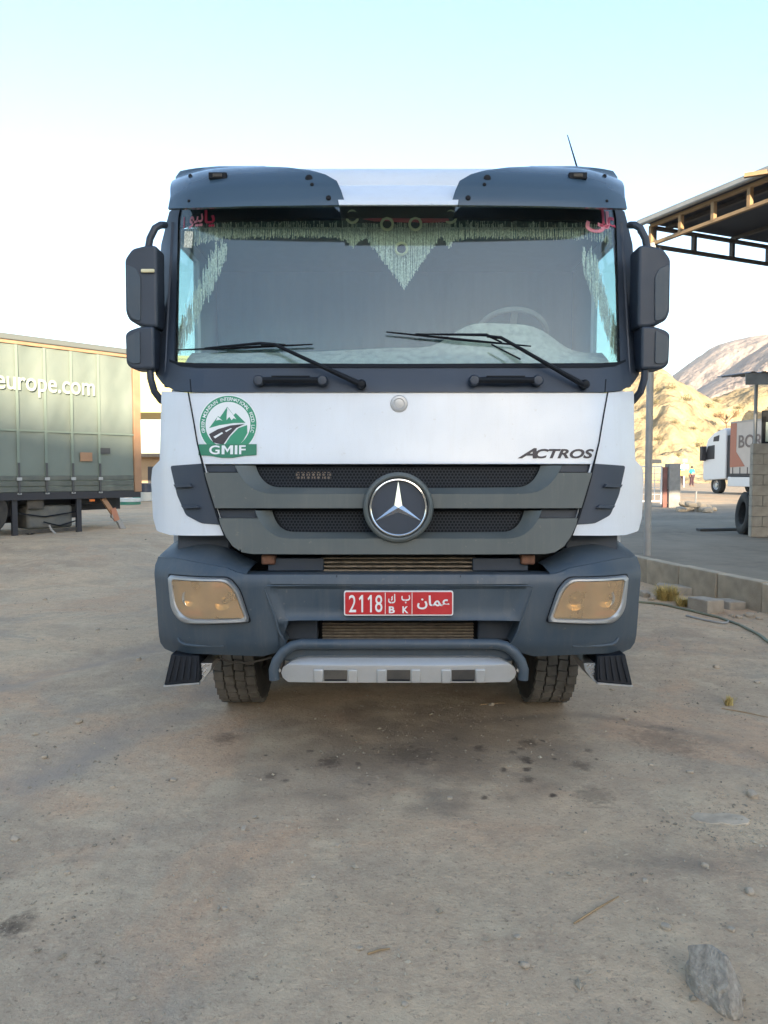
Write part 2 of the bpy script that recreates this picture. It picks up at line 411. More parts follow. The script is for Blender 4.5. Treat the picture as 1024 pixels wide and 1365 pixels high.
# ------------------------------------------------------------------ hills
def hill_mat(name, c1, c2, c3, sc):
    m = bpy.data.materials.new(name); m.use_nodes = True; nt = m.node_tree; p = nt.nodes['Principled BSDF']
    p.inputs['Roughness'].default_value = .95; p.inputs['Specular IOR Level'].default_value = .1
    L = nt.links.new; N = nt.nodes.new; tc = N('ShaderNodeTexCoord')
    n1 = N('ShaderNodeTexNoise'); n1.inputs['Scale'].default_value = sc; n1.inputs['Detail'].default_value = 9; n1.inputs['Roughness'].default_value = .65; n1.inputs['Distortion'].default_value = .8
    L(tc.outputs['Object'], n1.inputs['Vector'])
    r = N('ShaderNodeValToRGB'); r.color_ramp.elements[0].position = .34; r.color_ramp.elements[1].position = .62
    r.color_ramp.elements[0].color = (*c1, 1); r.color_ramp.elements[1].color = (*c2, 1)
    e = r.color_ramp.elements.new(.78); e.color = (*c3, 1)
    L(n1.outputs['Fac'], r.inputs[0]); L(r.outputs[0], p.inputs['Base Color'])
    b = N('ShaderNodeBump'); b.inputs['Strength'].default_value = .8; b.inputs['Distance'].default_value = .25 / sc
    n2 = N('ShaderNodeTexNoise'); n2.inputs['Scale'].default_value = sc * 3; n2.inputs['Detail'].default_value = 8
    L(tc.outputs['Object'], n2.inputs['Vector']); L(n2.outputs['Fac'], b.inputs['Height']); L(b.outputs[0], p.inputs['Normal'])
    return m
M['sandhill'] = hill_mat('sand_hill', (.26, .19, .11), (.42, .335, .2), (.5, .41, .26), .16)
M['farhill'] = hill_mat('far_hill', (.27, .215, .19), (.36, .29, .25), (.42, .35, .3), .012)  # tones lightened so the colour itself carries some far haze
M['backhill'] = hill_mat('back_hill', (.26, .2, .13), (.33, .26, .18), (.38, .3, .21), .05)
def heightfield(name, x0, x1, y0, y1, nx, ny, fn, m):
    xs = np.linspace(x0, x1, nx); ys = np.linspace(y0, y1, ny); X, Y = np.meshgrid(xs, ys)
    Z = fn(X, Y)
    i = np.arange(nx * ny).reshape(ny, nx)
    Fc = np.stack([i[:-1, :-1], i[:-1, 1:], i[1:, 1:], i[1:, :-1]], -1).reshape(-1, 4)
    o = np_mesh(name, np.stack([X.ravel(), Y.ravel(), Z.ravel()], 1), Fc, m, smooth=True)
    return tag(o, kind='structure')
def ridge_z(px_pts, Yd):
    # skyline given as pixel points -> height over lateral angle, for a crest Yd metres away
    us = [(u - 512) / FPX for u, v in px_pts]; zs = [at(u, v, Yd).z for u, v in px_pts]
    return lambda X, Y: np.interp(X / Yd, us, zs)
_near = ridge_z([(560, 640), (640, 600), (740, 530), (810, 497), (850, 487), (880, 493), (905, 503), (930, 513), (955, 520), (985, 512), (1024, 500), (1100, 470), (1250, 450), (1500, 430)], 130)
def near_hill(X, Y):
    t = (Y - 74) / 56
    ridge = _near(X, Y) * sst(t) * np.where(t > 1, np.exp(-((t - 1) / .8) ** 2), 1)
    gul = np.abs(fbm(X * .05 + 3, Y * .035, 4) - .5) * 2
    rough = (fbm(X * .12, Y * .12, 5) - .5) * 7 + (fbm(X * .4, Y * .4, 4) - .5) * 3.2 - np.abs(fbm(X * .16 + 7, Y * .05 + 2, 4) - .5) * 7
    rav = 5.5 * np.exp(-((X - 51 - (Y - 105) * .12) / 7) ** 2) * sst(t * 2) * sst((1.1 - t) * 2.2)
    env = sst(t * 2.5) * sst((X - 2) / 14)
    return -.6 + ridge + env * (rough - 2.8 * (1 - gul) * sst((1 - t) * 4 + .2) + 1.0) * np.where(t > .9, .45, 1) - rav
heightfield('hill', -10, 190, 66, 190, 330, 240, near_hill, M['sandhill'])
_far1 = ridge_z([(600, 640), (780, 585), (860, 528), (900, 498), (930, 476), (955, 458), (985, 450), (1015, 447), (1040, 455), (1100, 470), (1200, 440), (1500, 470)], 950)
def far_hill(X, Y):
    t = (Y - 600) / 350
    r = _far1(X, Y) * sst(t) * np.where(t > 1, np.exp(-((t - 1)) ** 2), 1)
    return -3 + r + (np.abs(fbm(X * .008, Y * .008, 5) - .5) * -80 + 12) * sst(t * 2) * np.where(t > .85, .3, 1) * sst((X - 60) / 120)
heightfield('mountain', 0, 1300, 560, 1500, 170, 120, far_hill, M['farhill'])
_far2 = ridge_z([(760, 640), (880, 560), (930, 522), (950, 508), (980, 490), (1005, 469), (1024, 456), (1060, 430), (1200, 360), (1500, 330)], 520)
def far_hill2(X, Y):
    t = (Y - 330) / 190
    r = _far2(X, Y) * sst(t) * np.where(t > 1, np.exp(-((t - 1)) ** 2), 1)
    return -3 + r + (np.abs(fbm(X * .015 + 8, Y * .015, 5) - .5) * -44 + 7) * sst(t * 2) * np.where(t > .85, .3, 1) * sst((X - 120) / 80)
heightfield('mountain', 80, 800, 320, 760, 150, 100, far_hill2, M['farhill'])
# unseen ridge put behind the photographer, its height set to shade the yard
def back_hill(X, Y):
    t = (Y + 190) / 70
    top = 30.3 + (X * -.004) + (fbm(X * .05 + 40, Y * 0 + 3, 3) - .5) * 1.6
    side = sst((330 - np.abs(X)) / 90)
    prof = sst(t) * np.where(t > 1, np.clip(1 - (t - 1) * 2.1, 0, 1), 1)
    return -.5 + (top + .5) * prof * side + (fbm(X * .1, Y * .1, 4) - .5) * 3 * prof * np.where(np.abs(t - 1) < .12, .15, 1)
heightfield('hill', -330, 330, -195, -80, 260, 60, back_hill, M['backhill'])
# ------------------------------------------------------------------ the tipper truck facing the camera
TX, TY = .076, 4.0
truck = empty('truck', (TX, TY, 0), 0, 'white and slate truck with round star emblem, parked front-on on the dirt', 'truck')
UC = 531.0
def F_cab(x, z):
    y = float(np.interp(z, [1.0, 1.14, 1.62, 2.0, 2.17, 3.05, 3.35], [.07, .06, .085, .13, .19, .38, .46]))
    a = abs(x)
    return y + .045 * a * a + 1.5 * max(0, a - 1.03) ** 2
def F_bump(x, z):
    a = abs(x)
    y = float(np.interp(z, [.58, .66, .80, 1.0, 1.04, 1.09], [.05, .01, -.01, -.02, -.005, .04])) + .03 * a * a + 1.2 * max(0, a - .93) ** 2
    # shallow recess round the number plate
    e = .69 - max(0, .95 - z) * .35
    k = sst((e - a) / .05) * sst((z - .80) / .02) * sst((.99 - z) / .02)
    return y + .022 * float(k)
def F_vis(x, z):
    a = abs(x)
    return float(np.interp(z, [2.96, 3.03, 3.12, 3.2, 3.26, 3.3, 3.34], [.16, .17, .2, .26, .33, .4, .5])) + .07 * a * a + 1.1 * max(0, a - .98) ** 2
def tp(u, v, F, off=0.0):
    x = (u - UC) / FPX * 4.1; z = 1.6
    for _ in range(40):
        p = at(u, v, TY + F(x, z) - off); x, z = p.x - TX, p.z
    return (x, z)
def tps(pts, F, off=0.0, closed=False):
    if any(len(p) > 2 for p in pts): return [(*tp(p[0], p[1], F, off), *p[2:]) for p in pts]
    out = []; n = len(pts)
    for i in range(n if closed else n - 1):     # follow the outline in steps so that it stays straight on the curved front
        a, b = pts[i], pts[(i + 1) % n]; k = max(1, int(math.dist(a, b) / 14))
        out += [tp(a[0] + (b[0] - a[0]) * j / k, a[1] + (b[1] - a[1]) * j / k, F, off) for j in range(k)]
    return out if closed else out + [tp(*pts[-1], F, off)]
def mir(pts):           # left-hand pixel points -> full symmetric outline (local x, z)
    return pts + [(-p[0], *p[1:]) for p in pts[::-1]]
def flipx(pts): return [(-p[0], *p[1:]) for p in pts[::-1]]
def patch_bm(outline, F, off, thick, step=.04, zstep=None):
    zstep = zstep or step
    bm = bmesh.new()
    vs_ = [bm.verts.new((p[0], 0, p[1])) for p in outline]
    f = bm.faces.new(vs_)
    bmesh.ops.triangulate(bm, faces=[f])
    xs = [p[0] for p in outline]; zs = [p[1] for p in outline]
    k = math.ceil(min(xs) / step)
    while k * step < max(xs):
        bmesh.ops.bisect_plane(bm, geom=bm.verts[:] + bm.edges[:] + bm.faces[:], plane_co=(k * step + 1e-5, 0, 0), plane_no=(1, 0, 0), dist=1e-6); k += 1
    k = math.ceil(min(zs) / zstep)
    while k * zstep < max(zs):
        bmesh.ops.bisect_plane(bm, geom=bm.verts[:] + bm.edges[:] + bm.faces[:], plane_co=(0, 0, k * zstep + 1e-5), plane_no=(0, 0, 1), dist=1e-6); k += 1
    bmesh.ops.dissolve_degenerate(bm, dist=1e-5, edges=bm.edges[:])
    for v in bm.verts: v.co.y = F(v.co.x, v.co.z) - off
    if thick:
        ex = bmesh.ops.extrude_face_region(bm, geom=bm.faces[:])
        nv = [e for e in ex['geom'] if isinstance(e, bmesh.types.BMVert)]
        for v in nv: v.co.y += thick
    return bm
def patch(name, outline, F, off, thick, m, parent=truck, step=.05, zstep=None, bevel=0, smooth=30):
    return finish(patch_bm(outline, F, off, thick, step, zstep), name, m, parent, smooth=smooth, bevel=bevel)

# --- white front panel, corner panels, vents
pl = tps([(252, 524), (259, 560), (270, 618.5)], F_cab)
patch('front_panel', mir(pl), F_cab, 0, .06, M['white'], bevel=.006, step=.06)
corner = [(214.5, 521), (250, 523), (257.5, 560), (269, 618), (281, 655), (300, 714, 0), (226, 713.5), (208, 708), (203, 690), (200.5, 640), (202, 624), (213.5, 612)]
cp = tps(corner, F_cab, .015)
cpoly = round_poly(cp, .012, 3)
for s in (0, 1):
    c = patch('corner_panel', flipx(cpoly) if s else cpoly, F_cab, .0, .5, M['white'], step=.04, bevel=.008)
    vt = round_poly(tps([(226, 621), (268, 618, .003), (279, 655, 0), (295, 700, .003), (268, 698), (247, 687), (235, 660)], F_cab, .02), .015, 3)
    v = patch('corner_vent', flipx(vt) if s else vt, F_cab, .004, .03, M['frame'], parent=c, step=.03)
    for (a, b, c1, d) in (((231, 646), (253, 645), (256, 649), (233, 650)), ((241, 674), (262, 673.5), (266, 677), (244, 678))):
        q = tps([a, b, c1, d], F_cab, .03)
        patch('vane', flipx(q) if s else q, F_cab, .028, .026, M['frame'], parent=c, step=.03, bevel=.002)

for s in (-1, 1):
    q = [tp(u, v, F_cab, .004) for u, v in ((251, 523), (257, 555), (263, 590), (270, 618), (275.5, 640), (282, 662), (291, 690), (300.5, 714))]
    MB().tube([(-s * x, F_cab(x, z) - .004, z) for x, z in q], [.004, .004, .004, .006, .008, .009, .009, .009], 6).build('panel_seam', M['black'], truck)

# --- grille: louvers, honeycomb mesh, emblem
grille = empty('grille'); grille.parent = truck
def curve(a, b, c, n=6):
    return [((1 - t) ** 2 * a[0] + 2 * t * (1 - t) * b[0] + t * t * c[0], (1 - t) ** 2 * a[1] + 2 * t * (1 - t) * b[1] + t * t * c[1]) for t in [i / n for i in range(n + 1)]]
ch1_up = curve((341, 620.5), (349, 648.5), (372, 649.5), 8) + [(420, 650), (470, 650.5), (531, 650.5)]
ch1_lo = curve((313, 620.5), (328, 657), (362, 658), 8) + [(420, 658.5), (470, 658.5), (531, 658.5)]
def sym_poly(top_px, bot_px, off, F=F_cab):
    # top chain left->centre, bottom chain left->centre ; closed symmetric polygon
    t = tps(top_px, F, off); b = tps(bot_px, F, off)
    t = [p for p in t if p[0] < -1e-4]; b = [p for p in b if p[0] < -1e-4]
    return t + [(-p[0], p[1]) for p in t[::-1]] + [(-p[0], p[1]) for p in b] + b[::-1]
def make_louver(top_px, bot_px, up, lo, off):
    patch('louver', sym_poly(top_px, bot_px, off), F_cab, off, .075, M['louver'], parent=grille, step=.05, bevel=.004)
    for s in (1, -1):
        bm = bmesh.new(); A = []
        for (a, b) in zip(up, lo):
            xa, za = tp(a[0], a[1], F_cab, -.03); xb, zb = tp(b[0], b[1], F_cab, off)
            A.append((bm.verts.new((s * xa, F_cab(xa, za) + .03, za)), bm.verts.new((s * xb, F_cab(xb, zb) - off - .0005, zb))))
        for i in range(len(A) - 1): bm.faces.new((A[i][0], A[i + 1][0], A[i + 1][1], A[i][1]))
        finish(bm, 'louver_chamfer', M['louver'], grille, smooth=60)
make_louver([(272.5, 630), (317.5, 630)] + [p for p in ch1_lo if p[1] > 632], [(287, 677.5), (420, 677.5), (530, 677.5)], ch1_up, ch1_lo, .03)
ch2_up = curve((363, 680.5), (369, 708.5), (392, 709), 8) + [(430, 709.5), (480, 709.5), (531, 709.5)]
ch2_lo = curve((340, 680.5), (352, 717), (386, 718), 8) + [(430, 718), (480, 718), (531, 718)]
bot2 = [(294, 700), (301, 715), (310, 728), (322, 736), (336, 738.5), (420, 739), (530, 739)]
make_louver([(292, 691), (344.5, 691)] + [p for p in ch2_lo if p[1] > 693], bot2, ch2_up, ch2_lo, .035)
# dark recess behind and the strips at the outer ends
bk = sym_poly([(272, 619.5), (400, 619.5), (530, 619.5)], [(285, 665), (299, 706), (312, 726), (330, 735), (430, 736), (530, 736)], -.07)
patch('grille_backing', bk, F_cab, -.075, .02, M['black'], parent=grille, step=.1)
for (t, b) in ((((272, 620), (312, 620)), ((275, 629), (316, 629))), (((288, 679), (339, 679)), ((291, 690), (343, 690)))):
    q = tps([t[0], t[1], b[1], b[0]], F_cab, -.02)
    for s in (0, 1):
        patch('end_strip', flipx(q) if s else q, F_cab, -.02, .03, M['frame'], parent=grille, step=.1)
def honeycomb(top_px, bot_px, cell=.0105):
    poly = sym_poly(top_px, bot_px, -.045)
    zt = max(p[1] for p in poly); zb = min(p[1] for p in poly); x1 = max(p[0] for p in poly)
    bm = bmesh.new(); w = cell * math.sqrt(3); hgt = cell * 1.5
    def xlim(z):
        xs = []
        n = len(poly)
        for i in range(n):
            a, b = poly[i], poly[(i + 1) % n]
            if (a[1] - z) * (b[1] - z) < 0: xs.append(a[0] + (z - a[1]) / (b[1] - a[1]) * (b[0] - a[0]))
        return max(xs) if xs else 0
    r = 0; z = zb + cell * .8
    while z < zt - cell * .5:
        lim = xlim(z) - cell * .8; x = -math.floor(lim / w) * w + (w / 2 if r % 2 else 0)
        while x < lim:
            o = []; i_ = []
            for k in range(6):
                a = R(60 * k + 30)
                for (lst, rad, dy) in ((o, cell * 1.0, .0), (i_, cell * .72, -.006)):
                    X = x + rad * math.cos(a); Z = z + rad * math.sin(a)
                    lst.append(bm.verts.new((X, F_cab(X, Z) + .045 + dy * 0, Z)))
            for k in range(6): bm.faces.new((o[k], o[(k + 1) % 6], i_[(k + 1) % 6], i_[k]))
            x += w
        z += hgt; r += 1
    tag(finish(bm, 'honeycomb_mesh', M['blackmesh'], grille, smooth=0), kind='stuff')
honeycomb([(343, 620)] + [(400, 620), (530, 620)], ch1_up)
honeycomb([(365, 680)] + [(420, 680), (530, 680)], ch2_up)
# dusty cooler fins glimpsed behind the upper mesh
mb = MB()
for k in range(7):
    x, z = tp(397 + k * 7, 634, F_cab, -.06); mb.box((x, F_cab(x, z) + .062, z), (.02, .006, .04))
mb.build('cooler_fin', M['radiator'], grille)

emb = empty('star_emblem'); emb.parent = truck
ex_, ez_ = tp(531, 676.5, F_cab, .06); ey_ = F_cab(ex_, ez_) - .06
RM = Matrix.Translation((ex_, ey_, ez_)) @ Matrix.Rotation(R(90), 4, 'X')   # local z -> -y (towards camera)
MB().lathe([(0, -.03), (.184, -.03), (.184, .0), (.178, .012), (.166, .018), (.158, .014), (.156, .004), (.15, .003)], RM, 56).build('emblem_bezel', M['louver'], emb)
MB().lathe([(.157, .002), (.157, .0045), (0, .0045)], RM, 48).build('emblem_disc', M['frame'], emb)
MB().lathe([(.153, .004), (.153, .014), (.149, .02), (.144, .021), (.14, .018), (.139, .006)], RM, 64, closed=True).build('ring', M['chrome'], emb)
bm = bmesh.new(); tip, inn = .142, .0235
ap = bm.verts.new(RM @ Vector((0, 0, .024))); o_ = []
for k in range(6):
    a = R(90 + 60 * k); r_ = tip if k % 2 == 0 else inn
    o_.append(bm.verts.new(RM @ Vector((r_ * math.cos(a), r_ * math.sin(a), .012 if k % 2 == 0 else .006))))
for k in range(6): bm.faces.new((ap, o_[k], o_[(k + 1) % 6]))
finish(bm, 'star', M['chrome'], emb, smooth=0)
# round badge on the white panel
bx_, bz_ = tp(532, 538.5, F_cab)
MB().lathe([(.046, -.01), (.046, .004), (.042, .01), (.03, .012), (.026, .009), (0, .012)], Matrix.Translation((bx_, F_cab(bx_, bz_), bz_)) @ Matrix.Rotation(R(90), 4, 'X'), 32).build('round_badge', M['satin'], truck)

# --- dark band below the windscreen, screen surround, header
sur_out = [(238, 276), (226, 282), (215, 326), (206, 467), (204, 484), (208, 500), (217, 512), (232, 520.5), (255, 522.5), (400, 522.5), (530, 522.5)]
sur_in = [(240, 279), (236, 300), (224, 468), (226, 478), (234, 484.5), (260, 486), (400, 487), (530, 487)]
so = tps(sur_out, F_cab, .01); si = tps(sur_in, F_cab, .01)
bm = None
U_ = so + [(-p[0], p[1]) for p in so[::-1] if p[0] < -.001] + [(-p[0], p[1]) for p in si if p[0] < -.001] + si[::-1]
patch('screen_surround', U_, F_cab, .012, .05, M['frame'], step=.05, bevel=.005)
for s in (0, 1):
    q = tps([(255, 523), (252, 488)], F_cab, .013)
    sx = -1 if s else 1
    mb = MB(); mb.bar((sx * q[0][0], F_cab(*q[0]) - .0125, q[0][1]), (sx * q[1][0], F_cab(*q[1]) - .0125, q[1][1]), .006, .002, up=Vector((0, -1, 0))); mb.build('panel_seam', M['black'], truck)
# lower rubber seal
q = sym_poly([(226, 479), (236, 482.5), (260, 484), (530, 485)], [(226, 482), (240, 488), (262, 489.5), (530, 490)], .016)
patch('lower_seal', q, F_cab, .018, .02, M['black'], step=.06)
# windscreen
gl_out = [(240, 274), (236.5, 292), (225, 466), (227, 476), (236, 482), (262, 484), (400, 485.5), (530, 485.5)]
gpts = tps(gl_out, F_cab, .0)
screen = patch('windscreen', mir(gpts), F_cab, .002, .004, M['glass'], step=.08)
# header above the glass
hd = [(-1.262, 2.992), (-1.25, 3.17)]
patch('header', mir(hd), F_cab, -.012, .05, M['black'], step=.1)

# --- roof, visors
rf = MB()
bm = rf.bm
secs = []
for (y, zt, hw) in ((.46, 3.2, .9), (.52, 3.285, 1.02), (.6, 3.345, 1.14), (.78, 3.38, 1.24), (1.1, 3.4, 1.27), (1.9, 3.4, 1.27), (2.05, 3.36, 1.25)):
    ring = []
    for k in range(25):
        t = -1 + 2 * k / 24
        x = hw * t; z = zt - .22 * max(0, (abs(t) - .82) / .18) ** 2.2
        ring.append(bm.verts.new((x, y, z)))
    ring.append(bm.verts.new((hw, y, 3.03))); ring.append(bm.verts.new((-hw, y, 3.03)))
    secs.append(ring)
for i in range(len(secs) - 1):
    n = len(secs[i])
    for k in range(n): bm.faces.new((secs[i][k], secs[i][(k + 1) % n], secs[i + 1][(k + 1) % n], secs[i + 1][k]))
bm.faces.new(secs[0]); bm.faces.new(secs[-1][::-1])
roof = rf.build('cab_roof', M['white'], truck, smooth=50)
# white middle of the visor: curved strip between the two smoked lobes
def F_mid(x, z): return float(np.interp(z, [2.97, 3.0, 3.05, 3.1, 3.15, 3.18], [.14, .15, .2, .27, .34, .40])) + .05 * x * x
ms = sym_poly([(448, 246), (530, 246)], [(452, 273), (530, 273)], 0, F_mid)
patch('visor_centre', ms, F_mid, 0, .02, M['white'], step=.06, zstep=.015, smooth=60, bevel=.003)
vis = [(224, 278), (227, 262), (234, 236), (240, 228), (262, 224), (290, 221.5), (340, 221), (384, 223), (412, 226.5), (434, 232.5), (449, 241), (455, 254), (461, 273), (440, 273.5), (340, 274.5)]
vp_ = tps(vis, F_vis, 0, True)
for s in (0, 1):
    P = flipx(vp_) if s else vp_
    v = patch('sun_visor', P, F_vis, 0, .03, M['visor'], step=.04, zstep=.03, smooth=60, bevel=.006)
    sg = -1 if s else 1
    # marker lamp, rubber dots
    x, z = tp(291, 235.5, F_vis); x *= sg
    l = MB().box((x, F_vis(x, z) - .004, z), (.1, .03, .036)).build('marker_lamp', M['black'], v, bevel=.004)
    MB().box((x, F_vis(x, z) - .02, z), (.05, .008, .018)).build('lamp_lens', M['steel'], v, bevel=.002)
    for (u, w_, r_) in ((254, 235, .012), (412, 238, .02), (416, 246, .01), (438, 264, .014), (252, 268, .008)):
        x, z = tp(u, w_, F_vis); x *= sg
        MB().lathe([(r_, -.01), (r_, .004), (r_ * .6, .008), (0, .008)], Matrix.Translation((x, F_vis(x, z), z)) @ Matrix.Rotation(R(90), 4, 'X'), 14).build('fixing', M['black'], v)
# aerial
a0 = at(769, 222, 5.0); a1 = at(756.5, 180, 5.1)
o = Vector((TX, TY, 0))
MB().tube([a0 - o - Vector((-.01, 0, .05)), a0 - o, a1 - o], [.012, .006, .003], 6).build('aerial', M['black'], truck)

# --- cab sides, doors, rear wall
for s in (-1, 1):
    X0 = s * 1.27
    MS = Matrix(((0, 0, s * .04, X0), (1, 0, 0, 0), (0, 1, 0, 0), (0, 0, 0, 1)))
    body = MB()
    for poly in ([(.5, 1.0), (2.05, 1.3), (2.05, 2.05), (.5, 2.05)], [(1.08, 2.05), (2.05, 2.05), (2.05, 3.02), (1.05, 3.02)], [(.6, 2.93), (1.06, 2.93), (1.05, 3.02), (.6, 3.02)]):
        body.prism(poly, MS, 1)
    body.build('cab_side', M['white'], truck)
    MB().prism([(.34, 2.05), (.39, 2.05), (.6, 2.93), (.6, 3.02), (.54, 3.02)], MS, .95).build('door_pillar', M['frame'], truck)
    MB().prism([(.39, 2.05), (1.08, 2.05), (1.06, 2.93), (.6, 2.93)], Matrix(((0, 0, s * .004, s * 1.288), (1, 0, 0, 0), (0, 1, 0, 0), (0, 0, 0, 1))), 1).build('side_window', M['sideglass'], truck)
    MB().box((s * 1.32, 1.3, 1.75), (.03, .2, .05)).build('door_handle', M['black'], truck, bevel=.008)
    MB().box((s * 1.24, .95, 1.7), (.04, .9, .62)).build('door_trim', M['trim'], truck, bevel=.02)
MB().box((0, 2.06, 2.15), (2.52, .05, 1.75)).build('rear_wall', M['white'], truck)
MB().box((0, 1.25, 1.32), (2.48, 1.6, .06)).build('cab_floor', M['black'], truck)
MB().box((0, 1.33, 3.008), (2.536, 1.36, .016)).build('headliner', M['fabric_in'], truck)
# rear curtain in the cab: pleated
bm = bmesh.new(); col_ = []
for k in range(161):
    x = -1.255 + 2.51 * k / 160; y = 1.5 + .006 * math.sin(k * .5) + .003 * math.sin(k * 1.27)
    col_.append((bm.verts.new((x, y, 1.5)), bm.verts.new((x, y, 2.98))))
for k in range(160): bm.faces.new((col_[k][0], col_[k + 1][0], col_[k + 1][1], col_[k][1]))
finish(bm, 'bunk_curtain', M['fabric_in'], truck, smooth=80)
# dashboard: lofted hump, higher on the driver's side (image right)
bm = bmesh.new(); prof = []
for k in range(49):
    x = -1.2 + 2.4 * k / 48
    h = .03 * math.exp(-((x - .1) / .5) ** 2) + .16 * math.exp(-((x - .62) / .33) ** 4)
    ring = [(x, .3, 2.06), (x, .34, 2.16), (x, .44, 2.22 + h * .3), (x, .55, 2.27 + h), (x, .66, 2.28 + h), (x, .74, 2.2 + h), (x, .78, 1.6)]
    prof.append([bm.verts.new(p) for p in ring])
for k in range(48):
    for j in range(6): bm.faces.new((prof[k][j], prof[k + 1][j], prof[k + 1][j + 1], prof[k][j + 1]))
finish(bm, 'dashboard', M['dash'], truck, smooth=50)
sw = Matrix.Translation((.72, .9, 2.42)) @ Matrix.Rotation(R(-38), 4, 'X')
st = MB(); st.tube([sw @ Vector((.225 * math.cos(a), .225 * math.sin(a), 0)) for a in [R(10 * k) for k in range(37)]], .017, 8, caps=False)
for a in (20, 160, 270): st.bar(sw @ Vector((0, 0, -.02)), sw @ Vector((.22 * math.cos(R(a)), .22 * math.sin(R(a)), 0)), .04, .015)
st.lathe([(.07, -.03), (.07, .0), (.0, .01)], sw, 16); st.build('steering_wheel', M['trim'], truck)
for s in (-1, 1):
    seat = MB(); seat.box((s * .66, 1.2, 1.75), (.5, .5, .14)); seat.box((s * .66, 1.42, 2.02), (.48, .1, .6)); seat.build('seat', M['fabric_in'], truck, bevel=.04)

# --- text helpers
def text2d(body, size=1, bold=0.0, shear=0.0, xs=1.0):
    c = bpy.data.curves.new('lettering', 'FONT'); c.body = body; c.size = size; c.offset = bold; c.resolution_u = 4; c.shear = shear
    o = bpy.data.objects.new('lettering', c); COL.objects.link(o)
    dg = bpy.context.evaluated_depsgraph_get(); me = bpy.data.meshes.new_from_object(o.evaluated_get(dg))
    V = [(v.co.x * xs, v.co.y) for v in me.vertices]; Fs = [tuple(p.vertices) for p in me.polygons]
    bpy.data.objects.remove(o); bpy.data.curves.remove(c); bpy.data.meshes.remove(me)
    return V, Fs
def fit(V, x0, x1, z0, z1):
    a = min(v[0] for v in V); b = max(v[0] for v in V); c = min(v[1] for v in V); d = max(v[1] for v in V)
    return [(x0 + (v[0] - a) / (b - a) * (x1 - x0), z0 + (v[1] - c) / (d - c) * (z1 - z0)) for v in V]
def decal(name, V, Fs, F, off, m, parent):
    bm = bmesh.new(); vv = [bm.verts.new((x, F(x, z) - off, z)) for x, z in V]
    for f in Fs:
        try: bm.faces.new([vv[i] for i in f])
        except ValueError: pass
    bmesh.ops.triangulate(bm, faces=bm.faces[:])
    me = bpy.data.meshes.new(name); bm.to_mesh(me); bm.free()
    return link_mesh(name, me, m, parent)
def poly_decal(name, pts, F, off, m, parent, step=.05):
    return finish(patch_bm(pts, F, off, 0, step), name, m, parent, smooth=0)

# model lettering on the panel
x0, z0 = tp(690, 611, F_cab, .004); x1, z1 = tp(792, 598.5, F_cab, .004)
Va, Fa = text2d('A', 1, .03, .45); Vb, Fb = text2d('CTROS', 1, .034, .3)
xa = x0 + (x1 - x0) * .25; 
V1 = fit(Va, x0, xa, z0, z1 + .004); V2 = fit(Vb, xa - .012, x1, z0, z1)
n1 = len(V1)
decal('model_lettering', V1 + V2, Fa + [tuple(i + n1 for i in f) for f in Fb], F_cab, .003, M['road'], truck)

# round company sticker
stk = empty('sticker'); stk.parent = truck
cx_, cz_ = tp(304, 566, F_cab); sr = abs(tp(342, 566, F_cab)[0] - cx_)
def ringpts(r0, n=64, a0=0, a1=360, cx=None, cz=None):
    return [((cx_ if cx is None else cx) + r0 * math.cos(R(a0 + (a1 - a0) * k / n)), (cz_ if cz is None else cz) + r0 * math.sin(R(a0 + (a1 - a0) * k / n))) for k in range(n + (0 if a1 - a0 == 360 else 1))]
poly_decal('sticker_edge', ringpts(sr * 1.04), F_cab, .0012, M['vwhite'], stk)
poly_decal('sticker_ring', ringpts(sr), F_cab, .002, M['green'], stk)
poly_decal('sticker_disc', ringpts(sr * .79), F_cab, .0028, M['vwhite'], stk)
u_ = lambda a, b: (cx_ + a * sr, cz_ + b * sr)
poly_decal('sticker_mountain', [u_(-.66, -.12), u_(-.35, .3), u_(-.28, .25), u_(-.03, .62), u_(.2, .33), u_(.27, .4), u_(.62, .06), u_(.2, .05), u_(-.3, -.02)], F_cab, .0036, M['green'], stk)
poly_decal('sticker_snow', [u_(-.03, .6), u_(.15, .38), u_(.3, .18), u_(.2, .22), u_(.13, .15), u_(.05, .27), u_(-.05, .15), u_(.02, .36)], F_cab, .0044, M['vwhite'], stk)
poly_decal('sticker_snow', [u_(-.36, .28), u_(-.18, .13), u_(-.28, .17), u_(-.42, .14)], F_cab, .0044, M['vwhite'], stk)
poly_decal('sticker_field', [u_(.68, -.02), u_(.69, -.3), u_(.55, -.55), u_(.4, -.7), u_(-.1, -.7), u_(.1, -.4), u_(.38, -.12)], F_cab, .0036, M['green'], stk)
poly_decal('sticker_road', [u_(.6, .02), u_(.1, -.03), u_(-.35, -.16), u_(-.66, -.33), u_(-.6, -.45), u_(-.5, -.62), u_(-.15, -.7), u_(.05, -.4), u_(.3, -.12)], F_cab, .0044, M['road'], stk)
for q in ([(-.5, -.42), (-.2, -.26), (-.16, -.3), (-.44, -.48)], [(-.1, -.22), (.12, -.12), (.14, -.14), (-.05, -.26)]):
    poly_decal('road_dash', [u_(*p) for p in q], F_cab, .005, M['vwhite'], stk)
poly_decal('sticker_ribbon', [u_(-1.02, -.68), u_(1.02, -.68), u_(.96, -.85), u_(1.02, -1.06), u_(.6, -1.08), u_(.2, -1.15), u_(-.2, -1.15), u_(-.6, -1.08), u_(-1.02, -1.06), u_(-.96, -.85)], F_cab, .0056, M['dgreen'], stk)
zl, zh = u_(0, -1.03)[1], u_(0, -.72)[1]
for (ch_, a, b) in (('G', -.64, -.27), ('F', .41, .64)):
    V, Fs = text2d(ch_, 1, .02); decal('sticker_letters', fit(V, u_(a, 0)[0], u_(b, 0)[0], zl, zh), Fs, F_cab, .0064, M['vwhite'], stk)
